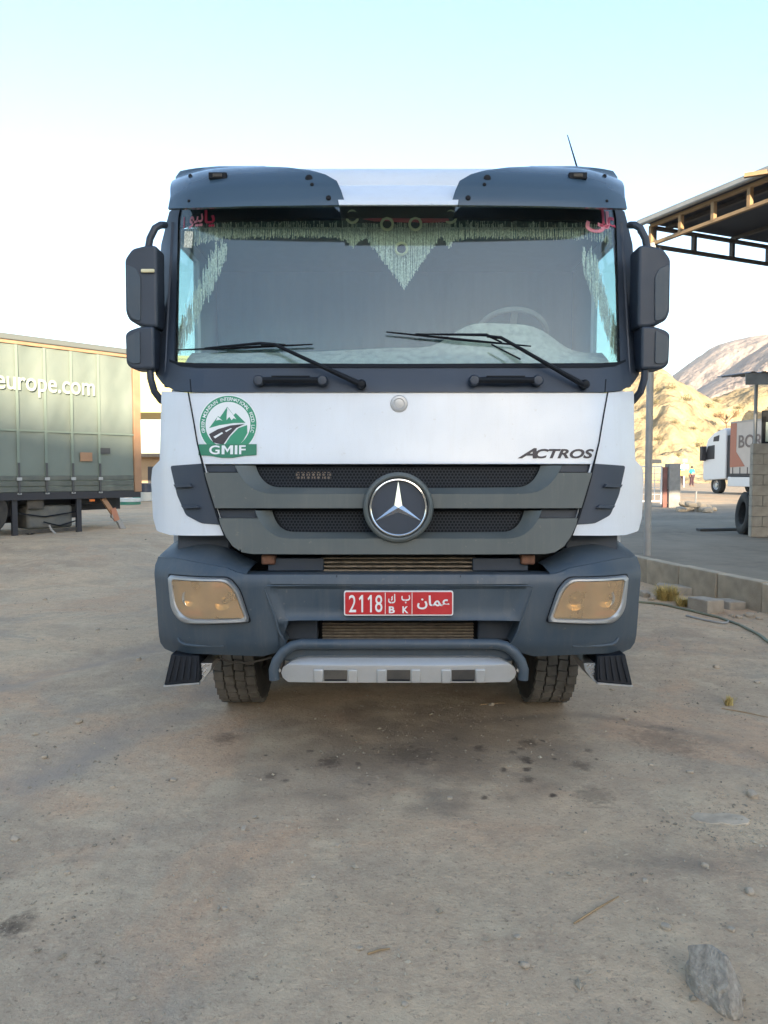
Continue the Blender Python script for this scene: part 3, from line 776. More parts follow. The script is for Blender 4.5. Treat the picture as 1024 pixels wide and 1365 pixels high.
rects = [[(-.2, 0), (-.1, 0), (-.1, 1), (-.2, 1)], [(.1, 0), (.2, 0), (.2, 1), (.1, 1)], [(-.1, 1), (-.1, .7), (0, .2), (0, .55)], [(.1, 1), (0, .55), (0, .2), (.1, .7)], [(.26, 0), (.35, 0), (.35, 1), (.26, 1)]]
V = []; Fs = []
for q in rects:
    Fs.append(tuple(range(len(V), len(V) + 4))); V += [(u_(p[0], 0)[0], zl + (zh - zl) * p[1]) for p in q]
decal('sticker_letters', V, Fs, F_cab, .0064, M['vwhite'], stk)
phrase = 'GREEN MOUNTAIN INTERNATIONAL FOOD LLC'
AV, AF = [], []
for i, chh in enumerate(phrase):
    if chh == ' ': continue
    V, Fs = text2d(chh, sr * .165, .0004); w = (max(v[0] for v in V) + min(v[0] for v in V)) / 2
    a = 195 - (195 + 15) * i / (len(phrase) - 1); ca, sa = math.cos(R(a - 90)), math.sin(R(a - 90))
    px, pz = cx_ + sr * .83 * math.cos(R(a)), cz_ + sr * .835 * math.sin(R(a))
    b = len(AV); AV += [(px + (v[0] - w) * ca - v[1] * sa, pz + (v[0] - w) * sa + v[1] * ca) for v in V]; AF += [tuple(j + b for j in f) for f in Fs]
decal('sticker_letters', AV, AF, F_cab, .0028, M['vwhite'], stk)

# windscreen lettering (red, vinyl on the glass)
def scr_text(body, u0, v0, u1, v1, m, bold=.02):
    V, Fs = text2d(body, 1, bold); a = tp(u0, v1, F_cab, .004); b = tp(u1, v0, F_cab, .004)
    decal('glass_lettering', fit(V, a[0], b[0], a[1], b[1]), Fs, F_cab, .0045, m, screen)
scr_text('\ufef3\ufe8e'[::-1], 272, 279, 287, 303, M['redpaint'])
scr_text('\ufef3\ufef4\ufeee'[::-1], 252, 284, 271, 305, M['pink'])
scr_text('\ufe8d', 244.5, 289, 246.5, 304, M['redpaint'])
scr_text('\ufedf\ufef0'[::-1], 781, 282, 812, 309, M['pink'], .03)
scr_text('\ufecb\ufee0'[::-1], 800, 282, 820, 302, M['redpaint'])
# inspection sticker in the corner
q = tps([(246.5, 308), (258, 309), (256, 331), (245.5, 330)], F_cab); poly_decal('glass_sticker', q, F_cab, .0045, M['fringe'], screen)

# --- wipers and handles
def P(u, v, off, F=F_cab):
    x, z = tp(u, v, F, off); return Vector((x, F(x, z) - off, z))
for (b0, b1, m0, m1, piv, extra) in (((237, 466.5), (417, 459), (330, 459), (366, 459), (482, 513), None), ((515, 442.5), (708, 461.5), (630, 446), (668, 450), (778, 513), ((655, 459), (694, 479)))):
    w = empty('wiper'); w.parent = truck
    MB().tube([P(*b0, .03), P((b0[0] + b1[0]) / 2, (b0[1] + b1[1]) / 2 + .5, .03), P(*b1, .03)], [.004, .008, .004], 6).build('wiper_blade', M['black'], w)
    c0 = ((b0[0] * .8 + b1[0] * .2), (b0[1] * .8 + b1[1] * .2) - 1); c1 = ((b0[0] * .2 + b1[0] * .8), (b0[1] * .2 + b1[1] * .8) - 1)
    MB().tube([P(*c0, .042), P((m0[0] + m1[0]) / 2, (m0[1] + m1[1]) / 2 - 1.5, .055), P(*c1, .042)], [.004, .009, .004], 6).build('wiper_bracket', M['black'], w)
    MB().tube([P((m0[0] + m1[0]) / 2, (m0[1] + m1[1]) / 2, .06), P(*m1, .07), P((m1[0] + piv[0]) / 2, (m1[1] + piv[1]) / 2, .08), P(*piv, .05)], [.008, .009, .011, .016], 8).build('wiper_arm', M['black'], w)
    if extra: MB().tube([P(*extra[0], .06), P(*extra[1], .06)], .005, 6).build('wiper_link', M['black'], w)
    MB().lathe([(.026, -.03), (.026, .03), (.018, .045), (0, .05)], Matrix.Translation(P(*piv, .02)) @ Matrix.Rotation(R(90), 4, 'X'), 14).build('pivot_cap', M['black'], w)
for s in (-1, 1):
    h = empty('grab_handle'); h.parent = truck
    l = P(345, 507, .05); r = P(430, 507, .05)
    if s > 0: l, r = Vector((-r.x, r.y, r.z)), Vector((-l.x, l.y, l.z))
    MB().tube([l, l * .5 + r * .5 + Vector((0, -.012, 0)), r], .017, 10).build('grip', M['black'], h)
    MB().bar(l * .8 + r * .2 + Vector((0, .01, .022)), l * .2 + r * .8 + Vector((0, .01, .022)), .02, .006).build('grip_slot', M['black'], h)
    for e in (l, r):
        MB().lathe([(.03, -.05), (.03, .005), (.022, .02), (0, .022)], Matrix.Translation(e) @ Matrix.Rotation(R(90), 4, 'X'), 16).build('grip_end', M['frame'], h)

# --- mirrors
for s in (-1, 1):
    m_ = empty('mirror'); m_.parent = truck
    YM = .32
    def mp(u, v, y=YM):
        p = at(u, v, TY + y); return ((p.x - TX) * (1 if s < 0 else -1), p.z)
    PM = lambda pts, y: [mp(u, v, y) for u, v in pts]
    up = round_poly(PM([(166, 345), (176, 331), (197, 326), (209, 327), (210, 436), (196, 436), (186, 433), (172, 427), (167, 416)], YM), .02, 4)
    lo = round_poly(PM([(166.5, 445), (172, 440), (186, 435), (205, 434), (206, 492), (176, 492), (168, 485)], YM), .02, 4)
    MX = Matrix(((1, 0, 0, 0), (0, 0, 1, YM), (0, 1, 0, 0), (0, 0, 0, 1)))
    MB().prism(up, MX, .16).build('mirror_housing', M['frame'], m_, bevel=.022, seg=4, smooth=60)
    MB().prism(lo, MX, .15).build('mirror_housing', M['frame'], m_, bevel=.022, seg=4, smooth=60)
    face = round_poly(PM([(168, 352), (182, 358), (187, 370), (187, 428), (176, 425), (169.5, 412)], YM - .012), .012, 3)
    MB().prism(face, Matrix(((1, 0, 0, 0), (0, 0, 1, YM - .008), (0, 1, 0, 0), (0, 0, 0, 1))), .03).build('mirror_shell', M['bumper'], m_, bevel=.006)
    lf = round_poly(PM([(168.5, 450), (186, 440), (187, 484), (176, 485), (169.5, 480)], YM - .012), .012, 3)
    MB().prism(lf, Matrix(((1, 0, 0, 0), (0, 0, 1, YM - .008), (0, 1, 0, 0), (0, 0, 0, 1))), .03).build('mirror_shell', M['bumper'], m_, bevel=.006)
    def A(u, v, y): a = mp(u, v, y); return Vector((a[0], y, a[1]))
    MB().tube([A(198, 330, .36), A(200, 318, .36), A(207, 304, .36), A(214, 300, .38), A(220, 300, .44)], [.02, .02, .02, .02, .02], 10).build('mirror_arm', M['frame'], m_)
    MB().tube([A(200, 488, .36), A(201, 505, .36), A(206, 522, .37), A(215, 534, .42), A(228, 540, .5)], .02, 10).build('mirror_arm', M['frame'], m_)
    if s < 0:
        MB().box((A(197, 361, YM - .01)), (.075, .012, .02)).build('mirror_tab', M['ring'], m_, bevel=.005)

# --- bumper
bo = [(207, 753), (211, 742), (232, 744), (302, 757), (316, 763), (328, 766), (430, 766), (530, 766)]
bb = [(208, 790), (211, 835), (214, 857), (220, 865), (232, 870), (300, 873), (350, 875), (372, 869), (381, 858), (374, 843), (369, 828), (400, 827), (430, 827), (530, 827)]
bp_ = sym_poly(bo, bb, 0, F_bump)
bumper = patch('bumper', bp_, F_bump, 0, .16, M['bumper'], step=.03, bevel=.008)
bumper_top = None
for s in (-1, 1):
    # sloping shoulders that rise from the bumper's upper edge to the neck below the cab
    fr = tps([(209, 748), (215, 743.5), (232, 744.5), (265, 750.5), (302, 757.5), (328, 766.5)], F_bump)
    bm = bmesh.new(); A = []
    for i, (x, z) in enumerate(fr):
        t = i / (len(fr) - 1)
        y = F_bump(x, z)
        zb = z + .1 * (1 - .55 * sst((t - .6) / .4)) ; xb = x * (.94 if i < 2 else .965)
        row = []
        for k, (a, b) in enumerate(((0, 0), (.12, .35), (.6, .85), (1, 1))):
            row.append(bm.verts.new((-s * (x + (xb - x) * a), y + .01 + .2 * a, z - .004 + (zb - z) * b)))
        A.append(row)
    for i in range(len(A) - 1):
        for k in range(3): bm.faces.new((A[i][k], A[i + 1][k], A[i + 1][k + 1], A[i][k + 1]))
    finish(bm, 'bumper_shoulder', M['bumper'], truck, smooth=60)
    MB().box((s * 1.075, .5, 1.2), (.29, .5, .16)).build('bumper_neck', M['frame'], truck, bevel=.01)
    # wrapped end with side marker
    MB().box((s * 1.232, .5, .87), (.03, .5, .4)).build('bumper_end', M['bumper'], truck, bevel=.01)
    MB().box((s * 1.252, .3, .99), (.014, .09, .085)).build('side_marker', M['orange_l'], truck, bevel=.004)
    # moulded ridge below the headlight
    q = [P(u, v, .002, F_bump) for u, v in ((237, 850), (240, 855), (247, 859), (262, 861), (299, 861.5))]
    MB().tube([Vector((p.x * -s, p.y, p.z)) for p in q], [.006, .011, .011, .009, .004], 8).build('moulded_ridge', M['bumper'], truck)
    q = [P(u, v, .001, F_bump) for u, v in ((352, 783), (357, 781), (420, 780.5), (530, 780.5))]
    MB().tube([Vector((p.x * -s, p.y, p.z)) for p in q], .004, 6).build('moulded_ridge', M['bumper'], truck)
    q = [P(u, v, .003, F_bump) for u, v in ((353, 786), (358, 800), (366, 822), (372, 842), (381, 857))]
    MB().tube([Vector((p.x * -s, p.y, p.z)) for p in q], [.003, .006, .007, .006, .003], 8).build('moulded_ridge', M['bumper'], truck)
    # centre seam of the bumper
    a = P(449, 766.5, .001, F_bump); b = P(449, 780, .001, F_bump)
    MB().bar(Vector((a.x * -s, a.y, a.z)), Vector((b.x * -s, b.y, b.z)), .004, .003, up=Vector((0, -1, 0))).build('panel_seam', M['black'], truck)

# --- headlights
def lens_mat():
    m = mat('yellowed_lens', (.66, .5, .33), .25, var=.12, vscale=7, bump=.12, bscale=25, coat=.6)
    nt = m.node_tree; out = nt.nodes['Material Output']; p = nt.nodes['Principled BSDF']
    tr = nt.nodes.new('ShaderNodeBsdfTransparent'); tr.inputs[0].default_value = (.92, .78, .56, 1)
    mx = nt.nodes.new('ShaderNodeMixShader'); mx.inputs[0].default_value = .38
    nt.links.new(tr.outputs[0], mx.inputs[1]); nt.links.new(p.outputs[0], mx.inputs[2]); nt.links.new(mx.outputs[0], out.inputs[0])
    return m
M['lens'] = lens_mat()
M['reflector'] = mat('dull_reflector', (.62, .58, .5), .3, metal=.6, var=.1)
for s in (-1, 1):
    hl = empty('headlight'); hl.parent = truck
    bez = round_poly(tps([(225, 766.5), (306, 770, .045), (319, 786, .03), (333.5, 829, .02), (243, 830, .06), (229, 812, .04)], F_bump, .01), .012, 5)
    len_ = round_poly(tps([(230.5, 772.5), (301, 775, .045), (313, 788, .03), (327, 823, .016), (249, 823, .06), (236, 808, .04)], F_bump, .015), .01, 5)
    gap = [((p[0] - np.mean([q[0] for q in bez])) * 1.03 + np.mean([q[0] for q in bez]), (p[1] - np.mean([q[1] for q in bez])) * 1.05 + np.mean([q[1] for q in bez])) for p in bez]
    fl = (lambda q: q) if s < 0 else flipx
    patch('headlight_gap', fl(gap), F_bump, .003, .02, M['black'], parent=hl, step=.04)
    # bezel as a ring: outer strip to inner strip
    bm = bmesh.new(); n = 72
    def resample(poly, n):
        pts = poly + [poly[0]]; d = [0]
        for i in range(len(pts) - 1): d.append(d[-1] + math.dist(pts[i], pts[i + 1]))
        return [(np.interp(d[-1] * k / n, d, [p[0] for p in pts]), np.interp(d[-1] * k / n, d, [p[1] for p in pts])) for k in range(n)]
    cxh = np.mean([q[0] for q in bez]); czh = np.mean([q[1] for q in bez])
    def radial(poly, n):
        pts = resample(poly, 400); out = []
        for k in range(n):
            a = -math.pi + 2 * math.pi * k / n
            out.append(min(pts, key=lambda p: abs((math.atan2((p[1] - czh), (p[0] - cxh)) - a + math.pi) % (2 * math.pi) - math.pi)))
        return out
    O = radial(bez, n); I = radial(len_, n)
    rings = []
    for (src, t, dep) in ((O, 0, .0), (O, 0, .028), (O, .25, .04), (O, .75, .038), (O, 1, .026)):
        ring = []
        for k in range(n):
            x = O[k][0] * (1 - t) + I[k][0] * t; z = O[k][1] * (1 - t) + I[k][1] * t
            ring.append(bm.verts.new(((x if s < 0 else -x), F_bump(x, z) - dep, z)))
        rings.append(ring)
    for i in range(len(rings) - 1):
        for k in range(n): bm.faces.new((rings[i][k], rings[i][(k + 1) % n], rings[i + 1][(k + 1) % n], rings[i + 1][k]))
    finish(bm, 'bezel', M['satin'], hl, smooth=50)
    patch('lamp_bowl', fl([(x * .985 + cxh * .015, z) for x, z in len_]), F_bump, .0045, .002, M['reflector'], parent=hl, step=.05)
    for (u, v, r_) in ((256, 797, .05), (297, 799, .06)):
        p = P(u, v, .006, F_bump)
        MB().lathe([(r_, .0), (r_, .012), (r_ * .93, .012), (r_ * .7, .005), (r_ * .4, .001), (r_ * .22, .001), (r_ * .2, .012), (r_ * .1, .015), (0, .015)], Matrix.Translation((p.x if s < 0 else -p.x, p.y, p.z)) @ Matrix.Rotation(R(90), 4, 'X'), 28).build('reflector_bowl', M['chrome'], hl)
    sg_ = -1 if s > 0 else 1
    for (pts, m_) in (([(283, 777), (300, 778.5), (309, 786), (284, 784)], M['orange_l']), ([(240, 814), (270, 815), (270, 821), (250, 821)], M['orange_l'])):
        q = tps(pts, F_bump, .01); patch('indicator_strip', fl(q), F_bump, .012, .006, m_, parent=hl, step=.05)
    for (c0, c1) in (((284, 807), (279, 818)), ((288, 807), (293, 818)), ((286, 797), (286, 808))):  # chrome bars drawn as the Y-shaped highlight in the lamp
        a = P(*c0, .016, F_bump); b = P(*c1, .016, F_bump)
        MB().bar(Vector((a.x * sg_, a.y, a.z)), Vector((b.x * sg_, b.y, b.z)), .007, .007, up=Vector((0, -1, 0))).build('lamp_glint', M['chrome'], hl)
    a = P(274, 776, .014, F_bump); b = P(276, 821, .014, F_bump)
    MB().bar(Vector((a.x if s < 0 else -a.x, a.y, a.z)), Vector((b.x if s < 0 else -b.x, b.y, b.z)), .006, .006, up=Vector((0, -1, 0))).build('lamp_divider', M['rust'], hl)
    patch('lens', fl(len_), F_bump, .034, .0015, M['lens'], parent=hl, step=.03)

# --- number plate
plate = empty('number_plate'); plate.parent = truck
c0 = tp(459, 819.5, F_bump, .01); c1 = tp(604, 787, F_bump, .01)
px0, px1, pz0, pz1 = c0[0], c1[0], c0[1], c1[1]
FP = lambda x, z: -.0265
MP = Matrix(((1, 0, 0, 0), (0, 0, 1, -.02), (0, 1, 0, 0), (0, 0, 0, 1)))
rr_ = lambda d, r: round_poly([(px0 + d, pz0 + d), (px1 - d, pz0 + d), (px1 - d, pz1 - d), (px0 + d, pz1 - d)], r, 4)
MB().prism(rr_(0, .012), MP, .018).build('plate_border', M['platewhite'], plate)
MB().prism(rr_(.006, .009), Matrix(((1, 0, 0, 0), (0, 0, -1, -.0195), (0, 1, 0, 0), (0, 0, 0, 1))), .003).build('plate_face', M['plate'], plate)
W = px1 - px0; H = pz1 - pz0
FPf = lambda x, z: -.0235
def ptext(body, a, b, c, d, bold):
    V, Fs = text2d(body, 1, bold); decal('plate_lettering', fit(V, px0 + W * a, px0 + W * b, pz0 + H * c, pz0 + H * d), Fs, FPf, 0, M['platewhite'], plate)
for k, ch_ in enumerate('2118'):
    a = .045 + k * .08
    if ch_ == '1':
        g1 = [(.034, .14), (.05, .14), (.05, .84), (.036, .84), (.012, .7), (.016, .62), (.034, .7)]
        decal('plate_lettering', [(px0 + W * (a + q[0]), pz0 + H * q[1]) for q in g1], [(0, 1, 2, 3, 6), (6, 3, 4, 5)], FPf, .0006, M['platewhite'], plate)
    else: ptext(ch_, a, a + .066, .14, .84, .004)
ptext('B', .41, .465, .1, .38, .03); ptext('K', .535, .59, .1, .38, .03)
ptext('\ufed9', .405, .47, .5, .88, .02); ptext('\ufe8f', .525, .605, .5, .84, .02)
ptext('\ufecb\ufee4\ufe8e\ufee5'[::-1], .67, .965, .26, .82, .02)
for t in (.375, .62):
    poly_decal('plate_line', [(px0 + W * t, pz0 + H * .06), (px0 + W * t + .003, pz0 + H * .06), (px0 + W * t + .003, pz0 + H * .94), (px0 + W * t, pz0 + H * .94)], FPf, 0, M['platewhite'], plate)

# --- radiator slats seen above and below the plate beam, dark bay behind
MB().box((0, .42, .95), (2.1, .05, .7)).build('engine_bay', M['black'], truck)
for (v0, v1, n, ya, u0, u1) in ((741, 763, 4, .16, 428, 634), (829, 853, 6, .2, 430, 631)):
    a = at(u0, v0, TY + ya); b = at(u1, v1, TY + ya)
    rd = empty('radiator'); rd.parent = truck
    MB().box2((a.x - TX, ya + .03, a.z), (b.x - TX, ya + .06, b.z - .02)).build('radiator_core', M['steel'], rd)
    for k in range(n):
        z = a.z + (b.z - a.z) * (k + .5) / n
        MB().box(((a.x + b.x) / 2 - TX, ya, z), (b.x - a.x, .03, abs(a.z - b.z) / n * .42)).build('slat', M['radiator'], rd, bevel=.002)
for s in (-1, 1):
    p = at(359, 745, TY + .14)
    MB().box((s * abs(p.x - TX), .14, p.z), (.075, .08, .055)).build('tow_hook', M['rust'], truck, bevel=.01)
    p = at(395, 752, TY + .15); MB().box((s * abs(p.x - TX), .15, p.z), (.3, .04, .07)).build('cross_bracket', M['frame'], truck, bevel=.005)
    p = at(398, 839, TY + .12); MB().box((s * abs(p.x - TX), .2, p.z), (.2, .06, .14)).build('cross_bracket', M['frame'], truck, bevel=.01)

# --- tubular bar and skid plate
FB = lambda x, z: -.09
sb = [at(u, v, TY - .07) - Vector((TX, TY, 0)) for u, v in ((366, 906), (365, 893), (369, 881), (378, 869), (390, 861), (402, 858.5), (531, 858.5))]
sb = sb + [Vector((-p.x, p.y, p.z)) for p in sb[-2::-1]]
MB().tube(sb, .027, 12).build('guard_bar', M['bumper'], truck, smooth=60)
q = [at(u, v, TY - .03) - Vector((TX, TY, 0)) for u, v in ((384, 862), (531, 862), (531, 882), (378, 882))]
MB().box((0, -.0, (q[0].z + q[2].z) / 2), (abs(q[3].x) * 2, .06, q[0].z - q[2].z)).build('guard_beam', M['bumper'], truck, bevel=.015, seg=3)
F_sk = lambda x, z: -.11 + .05 * (abs(x) / .65) ** 4 + (.9 * max(0, z - .585)) + 2.2 * max(0, z - .59) ** 1.2 * .2
sk = sym_poly([(375, 897), (377, 890), (386, 883), (397, 878), (410, 876.5), (530, 876.5)], [(377, 903), (384, 909), (432, 910), (530, 910)], 0, F_sk)
skid = patch('skid_plate', sk, F_sk, 0, .05, M['skid'], step=.04, zstep=.015, bevel=.006, smooth=50)
for (u0, u1) in ((432, 463), (516, 547), (602, 633)):
    a = tp(u0, 893, F_sk); b = tp(u1, 908, F_sk)
    x_ = (a[0] + b[0]) / 2; z_ = (a[1] + b[1]) / 2
    MB().box((x_, F_sk(x_, z_) + .005, z_), (b[0] - a[0], .014, a[1] - b[1])).build('slot', M['steel'], skid, bevel=.001)
    MB().box((x_, F_sk(x_, z_) - .002, b[1] + .006), (b[0] - a[0] - .01, .006, .008)).build('slot_painted_shadow', M['black'], skid)  # black strip painting the shadow at the slot's lower edge
    for e in (-1, 1):
        xe = x_ + e * ((b[0] - a[0]) / 2 + .028)
        MB().box((xe, F_sk(xe, z_) - .002, z_ - .002), (.05, .016, a[1] - b[1] + .012)).build('raised_pad', M['skid'], skid, bevel=.006)
for s in (-1, 1):
    p = at(372, 893, TY - .06); MB().box((s * abs(p.x - TX), .0, p.z), (.035, .1, .09)).build('bar_bracket', M['steel'], truck, bevel=.006)
    MB().lathe([(.012, 0), (.012, .02), (0, .022)], Matrix.Translation((s * abs(p.x - TX), -.05, p.z)) @ Matrix.Rotation(R(90), 4, 'X'), 8).build('bolt', M['chrome'], truck)

# --- entry steps
for s in (-1, 1):
    stp = empty('entry_step'); stp.parent = truck
    def SQ(u, v, y): p = at(u, v, TY + y); return Vector((-s * (p.x - TX), y, p.z))
    bm = bmesh.new()
    c = [SQ(218.5, 913.5, .06), SQ(266, 909.5, .06), SQ(266, 874, .1), SQ(228, 872, .1)]
    fr_ = [bm.verts.new(p) for p in c]; bk_ = [bm.verts.new(p + Vector((0, .3, 0))) for p in c]
    bm.faces.new(fr_); bm.faces.new(bk_[::-1])
    for k in range(4): bm.faces.new((fr_[k], fr_[(k + 1) % 4], bk_[(k + 1) % 4], bk_[k]))
    finish(bm, 'rubber_flap', M['black'], stp, bevel=.006)
    for k in range(5):
        t = .12 + k * .19; a = c[3].lerp(c[2], t); b = c[0].lerp(c[1], t)
        MB().bar(a + Vector((0, -.004, -.01)), b + Vector((0, -.004, .02)), .014, .008, up=Vector((0, -1, 0))).build('flap_rib', M['black'], stp)
    MB().bar(c[0] + Vector((0, .01, -.004)), c[1] + Vector((0, .01, -.004)), .03, .008).build('flap_edge', M['satin'], stp)
    d = [SQ(266, 884, .12), SQ(283, 884, .14), SQ(281, 893, .14), SQ(270, 908, .12), SQ(266, 909, .12)]
    bm = bmesh.new(); fr_ = [bm.verts.new(p) for p in d]; bk_ = [bm.verts.new(p + Vector((0, .25, 0))) for p in d]
    bm.faces.new(fr_); bm.faces.new(bk_[::-1])
    for k in range(5): bm.faces.new((fr_[k], fr_[(k + 1) % 5], bk_[(k + 1) % 5], bk_[k]))
    finish(bm, 'tread_plate', M['satin'], stp)
    for i in range(3):
        for j in range(4):
            p = SQ(268.5 + i * 4.5 + (j % 2) * 2, 887 + j * 4.5, .115)
            if 268.5 + i * 4.5 > 280 - j * 3: continue
            MB().bar(p + Vector((-.008, -.003, -.006 * (-1) ** j)), p + Vector((.008, -.003, .006 * (-1) ** j)), .006, .005).build('tread_stud', M['chrome'], stp)

# --- wheels
def make_wheel(parent, x, y, z, wid=.3, rad=.52, steer=True, side=1):
    w = empty('wheel'); w.parent = parent; w.location = (x, y, z)
    RX = Matrix.Rotation(R(90), 4, 'Y')
    h = wid / 2
    MB().lathe([(.29, -h * .8), (.36, -h * .98), (.45, -h), (rad - .035, -h * .93), (rad - .022, -h * .8), (rad - .02, 0), (rad - .022, h * .8), (rad - .035, h * .93), (.45, h), (.36, h * .98), (.29, h * .8)], RX, 48, closed=True).build('tyre', M['rubber'], w, smooth=40)
    bm = bmesh.new()
    for row in range(4):
        xc = (-1.5 + row) * wid * .225; n = 40
        for k in range(n):
            a = 2 * math.pi * (k + (.5 if row % 2 else 0)) / n
            Mx = Matrix.Rotation(a, 4, 'X') @ Matrix.Translation((xc, 0, rad - .014)) @ Matrix.Rotation(R(7 if row % 2 else -7), 4, 'Z') @ Matrix.Diagonal((wid * .19, 2 * math.pi * rad / n * .86, .026, 1))
            bmesh.ops.create_cube(bm, size=1, matrix=Mx)
    tag(finish(bm, 'tread', M['tread'], w, smooth=0), kind='stuff')
    sd = 1 if x > 0 else -1
    RS = Matrix.Rotation(R(90) * sd, 4, 'Y')
    MB().lathe([(.3, h * .75), (.285, h * .9), (.27, h * .7), (.24, h * .3), (.17, h * .35), (.15, h * .75), (.1, h * .8), (0, h * .8)], RS, 36).build('rim', M['satin'], w)
    MB().lathe([(.29, -h * .7), (.2, -h * .3), (0, -h * .3)], RS, 24).build('brake_drum', M['steel'], w)
    return w
for s in (-1, 1):
    make_wheel(truck, s * 1.02 - .004, 1.27, .52)
    for yy in (4.6, 5.95): make_wheel(truck, s * .98, yy, .52, wid=.3)
    MB().box((s * .42, 4.1, .95), (.08, 6.0, .28)).build('chassis_rail', M['steel'], truck)
    # wheel arch liner
    bm = bmesh.new(); A = []
    for k in range(13):
        a = R(10 + 160 * k / 12)
        A.append((bm.verts.new((s * .84, 1.27 + .62 * math.cos(a), .52 + .62 * math.sin(a))), bm.verts.new((s * 1.21, 1.27 + .62 * math.cos(a), .52 + .62 * math.sin(a)))))
    for k in range(12): bm.faces.new((A[k][0], A[k + 1][0], A[k + 1][1], A[k][1]))
    finish(bm, 'wheel_arch', M['black'], truck)
MB().tube([(-.9, 1.27, .5), (-.5, 1.27, .4), (.5, 1.27, .4), (.9, 1.27, .5)], .07, 10).build('front_axle', M['steel'], truck)
for yy in (4.6, 5.95): MB().tube([(-.9, yy, .52), (0, yy, .52), (.9, yy, .52)], [.08, .17, .08], 10).build('rear_axle', M['steel'], truck)
MB().box((0, .9, .95), (.7, .9, .5)).build('engine', M['steel'], truck, bevel=.04)
MB().box((0, 2.2, .72), (.6, 1.4, .5)).build('added_gearbox', M['steel'], truck, bevel=.06)  # unseen box added to block light passing under the truck
for s in (-1, 1):
    MB().box((s * .98, 1.98, .55), (.5, .02, .85)).build('mud_flap', M['black'], truck)  # unseen front flaps, added to keep light from behind off the ground
    MB().box((s * .95, 3.0, .75), (.55, 1.3, .6)).build('fuel_tank', M['satin'], truck, bevel=.08, seg=3)
    for yy in (5.3,): MB().box((s * .98, yy + 1.35, .6), (.55, .02, .8)).build('mud_flap', M['black'], truck)
MB().box((0, .75, .5), (1.2, .3, .12)).build('sump_guard', M['steel'], truck, bevel=.02)
MB().box((0, 4.7, 1.25), (2.3, 4.6, .12)).build('bed_frame', M['steel'], truck)
MB().box((0, 4.75, 2.0), (2.36, 4.3, 1.35)).build('tipper_body', M['white'], truck, bevel=.02)
# loose cable drooping below the bumper
MB().tube([at(u, v, TY + .2) - Vector((TX, TY, 0)) for u, v in ((290, 876), (305, 882), (330, 884), (352, 879), (362, 876))], .006, 6).build('cable', M['steel'], truck)

# --- fringed curtain hanging inside the windscreen
cur = empty('fringed_curtain', (TX, TY + .5, 2.2), 0, 'green beaded fringe curtain with pointed middle hanging inside the windscreen', 'curtain')
CO = Vector((TX, TY + .5, 2.2))
F_cur = lambda x, z: F_cab(x, z) + .05
def cw(u, v):
    x, z = tp(u, v, F_cur); return Vector((x + TX, F_cur(x, z) + TY, z)) - CO
top_u = [244, 300, 440, 462, 470, 480, 487, 539, 586, 592, 598, 606, 625, 770, 805, 822]
bot_v = [330, 318, 316, 322, 331, 320, 318, 385, 318, 320, 332, 322, 317, 318, 322, 330]
bm = bmesh.new(); bm2 = bmesh.new(); A = []
for k in range(200):
    u = 241 + (823 - 241) * k / 199; a = cw(u, 276); b = cw(u, 303)
    w_ = .006 * math.sin(k * 1.3); a.y += w_; b.y += w_
    A.append((bm.verts.new(a), bm.verts.new(b)))
for k in range(199): bm.faces.new((A[k][0], A[k + 1][0], A[k + 1][1], A[k][1]))
finish(bm, 'pelmet', M['pelmet'], cur, smooth=80)
# middle cloth triangle under the fringe
def strand(u, v0, v1, wpx):
    n = 3; prev = None
    dy = random.uniform(-.012, .012)
    for j in range(n + 1):
        v = v0 + (v1 - v0) * j / n; uu = u + random.uniform(-.35, .35)
        p = cw(uu - wpx / 2, v); q = cw(uu + wpx / 2, v); p.y += dy; q.y += dy
        pr = (bm2.verts.new(p), bm2.verts.new(q))
        if prev: bm2.faces.new((prev[0], prev[1], pr[1], pr[0]))
        prev = pr
u = 250.0
while u < 816:
    vb = float(np.interp(u, top_u, bot_v))
    strand(u, 297 + random.uniform(-3, 3), vb + random.uniform(-3, 2), random.uniform(.7, 1.3))
    u += random.uniform(1.0, 1.5)
for (edge, sgn) in ((((248, 300), (306, 322), (296, 335), (262, 400), (250, 440), (238, 462)), 1), (((816, 300), (768, 320), (782, 345), (800, 400), (811, 440), (824, 470)), -1)):
    # side swags: strands hanging from a sloping edge
    for k in range(95):
        t = k / 94; uu = (edge[2][0] + (edge[5][0] - edge[2][0]) * t); vv = edge[2][1] + (edge[5][1] - edge[2][1]) * t
        for j in range(3): strand(uu + random.uniform(-9, 9) * (1 - .4 * t), vv - random.uniform(6, 20), vv + random.uniform(2, 12), random.uniform(.6, 1.1))
tag(finish(bm2, 'fringe', M['fringe'], cur, smooth=0), kind='stuff')
bm = bmesh.new()
vv_ = [cw(u, v) + Vector((0, .02, 0)) for u, v in ((486, 300), (590, 300), (539, 372))]
bm.faces.new([bm.verts.new(p) for p in vv_]); finish(bm, 'middle_point', M['pelmet'], cur, smooth=0)
for (u, v) in ((470, 291), (516, 300.5), (553.5, 300.5), (600, 291), (535, 333.5)):
    c = cw(u, v) + Vector((0, -.025, 0)); r_ = .032
    MB().tube([c + Vector((r_ * math.cos(R(a)), 0, r_ * math.sin(R(a)))) for a in range(0, 361, 15)], .008, 6, caps=False).build('curtain_ring', M['ring'], cur)
    MB().lathe([(r_ * .9, 0), (0, .001)], Matrix.Translation(c + Vector((0, .006, 0))) @ Matrix.Rotation(R(90), 4, 'X'), 20).build('ring_backing', M['black'], cur)
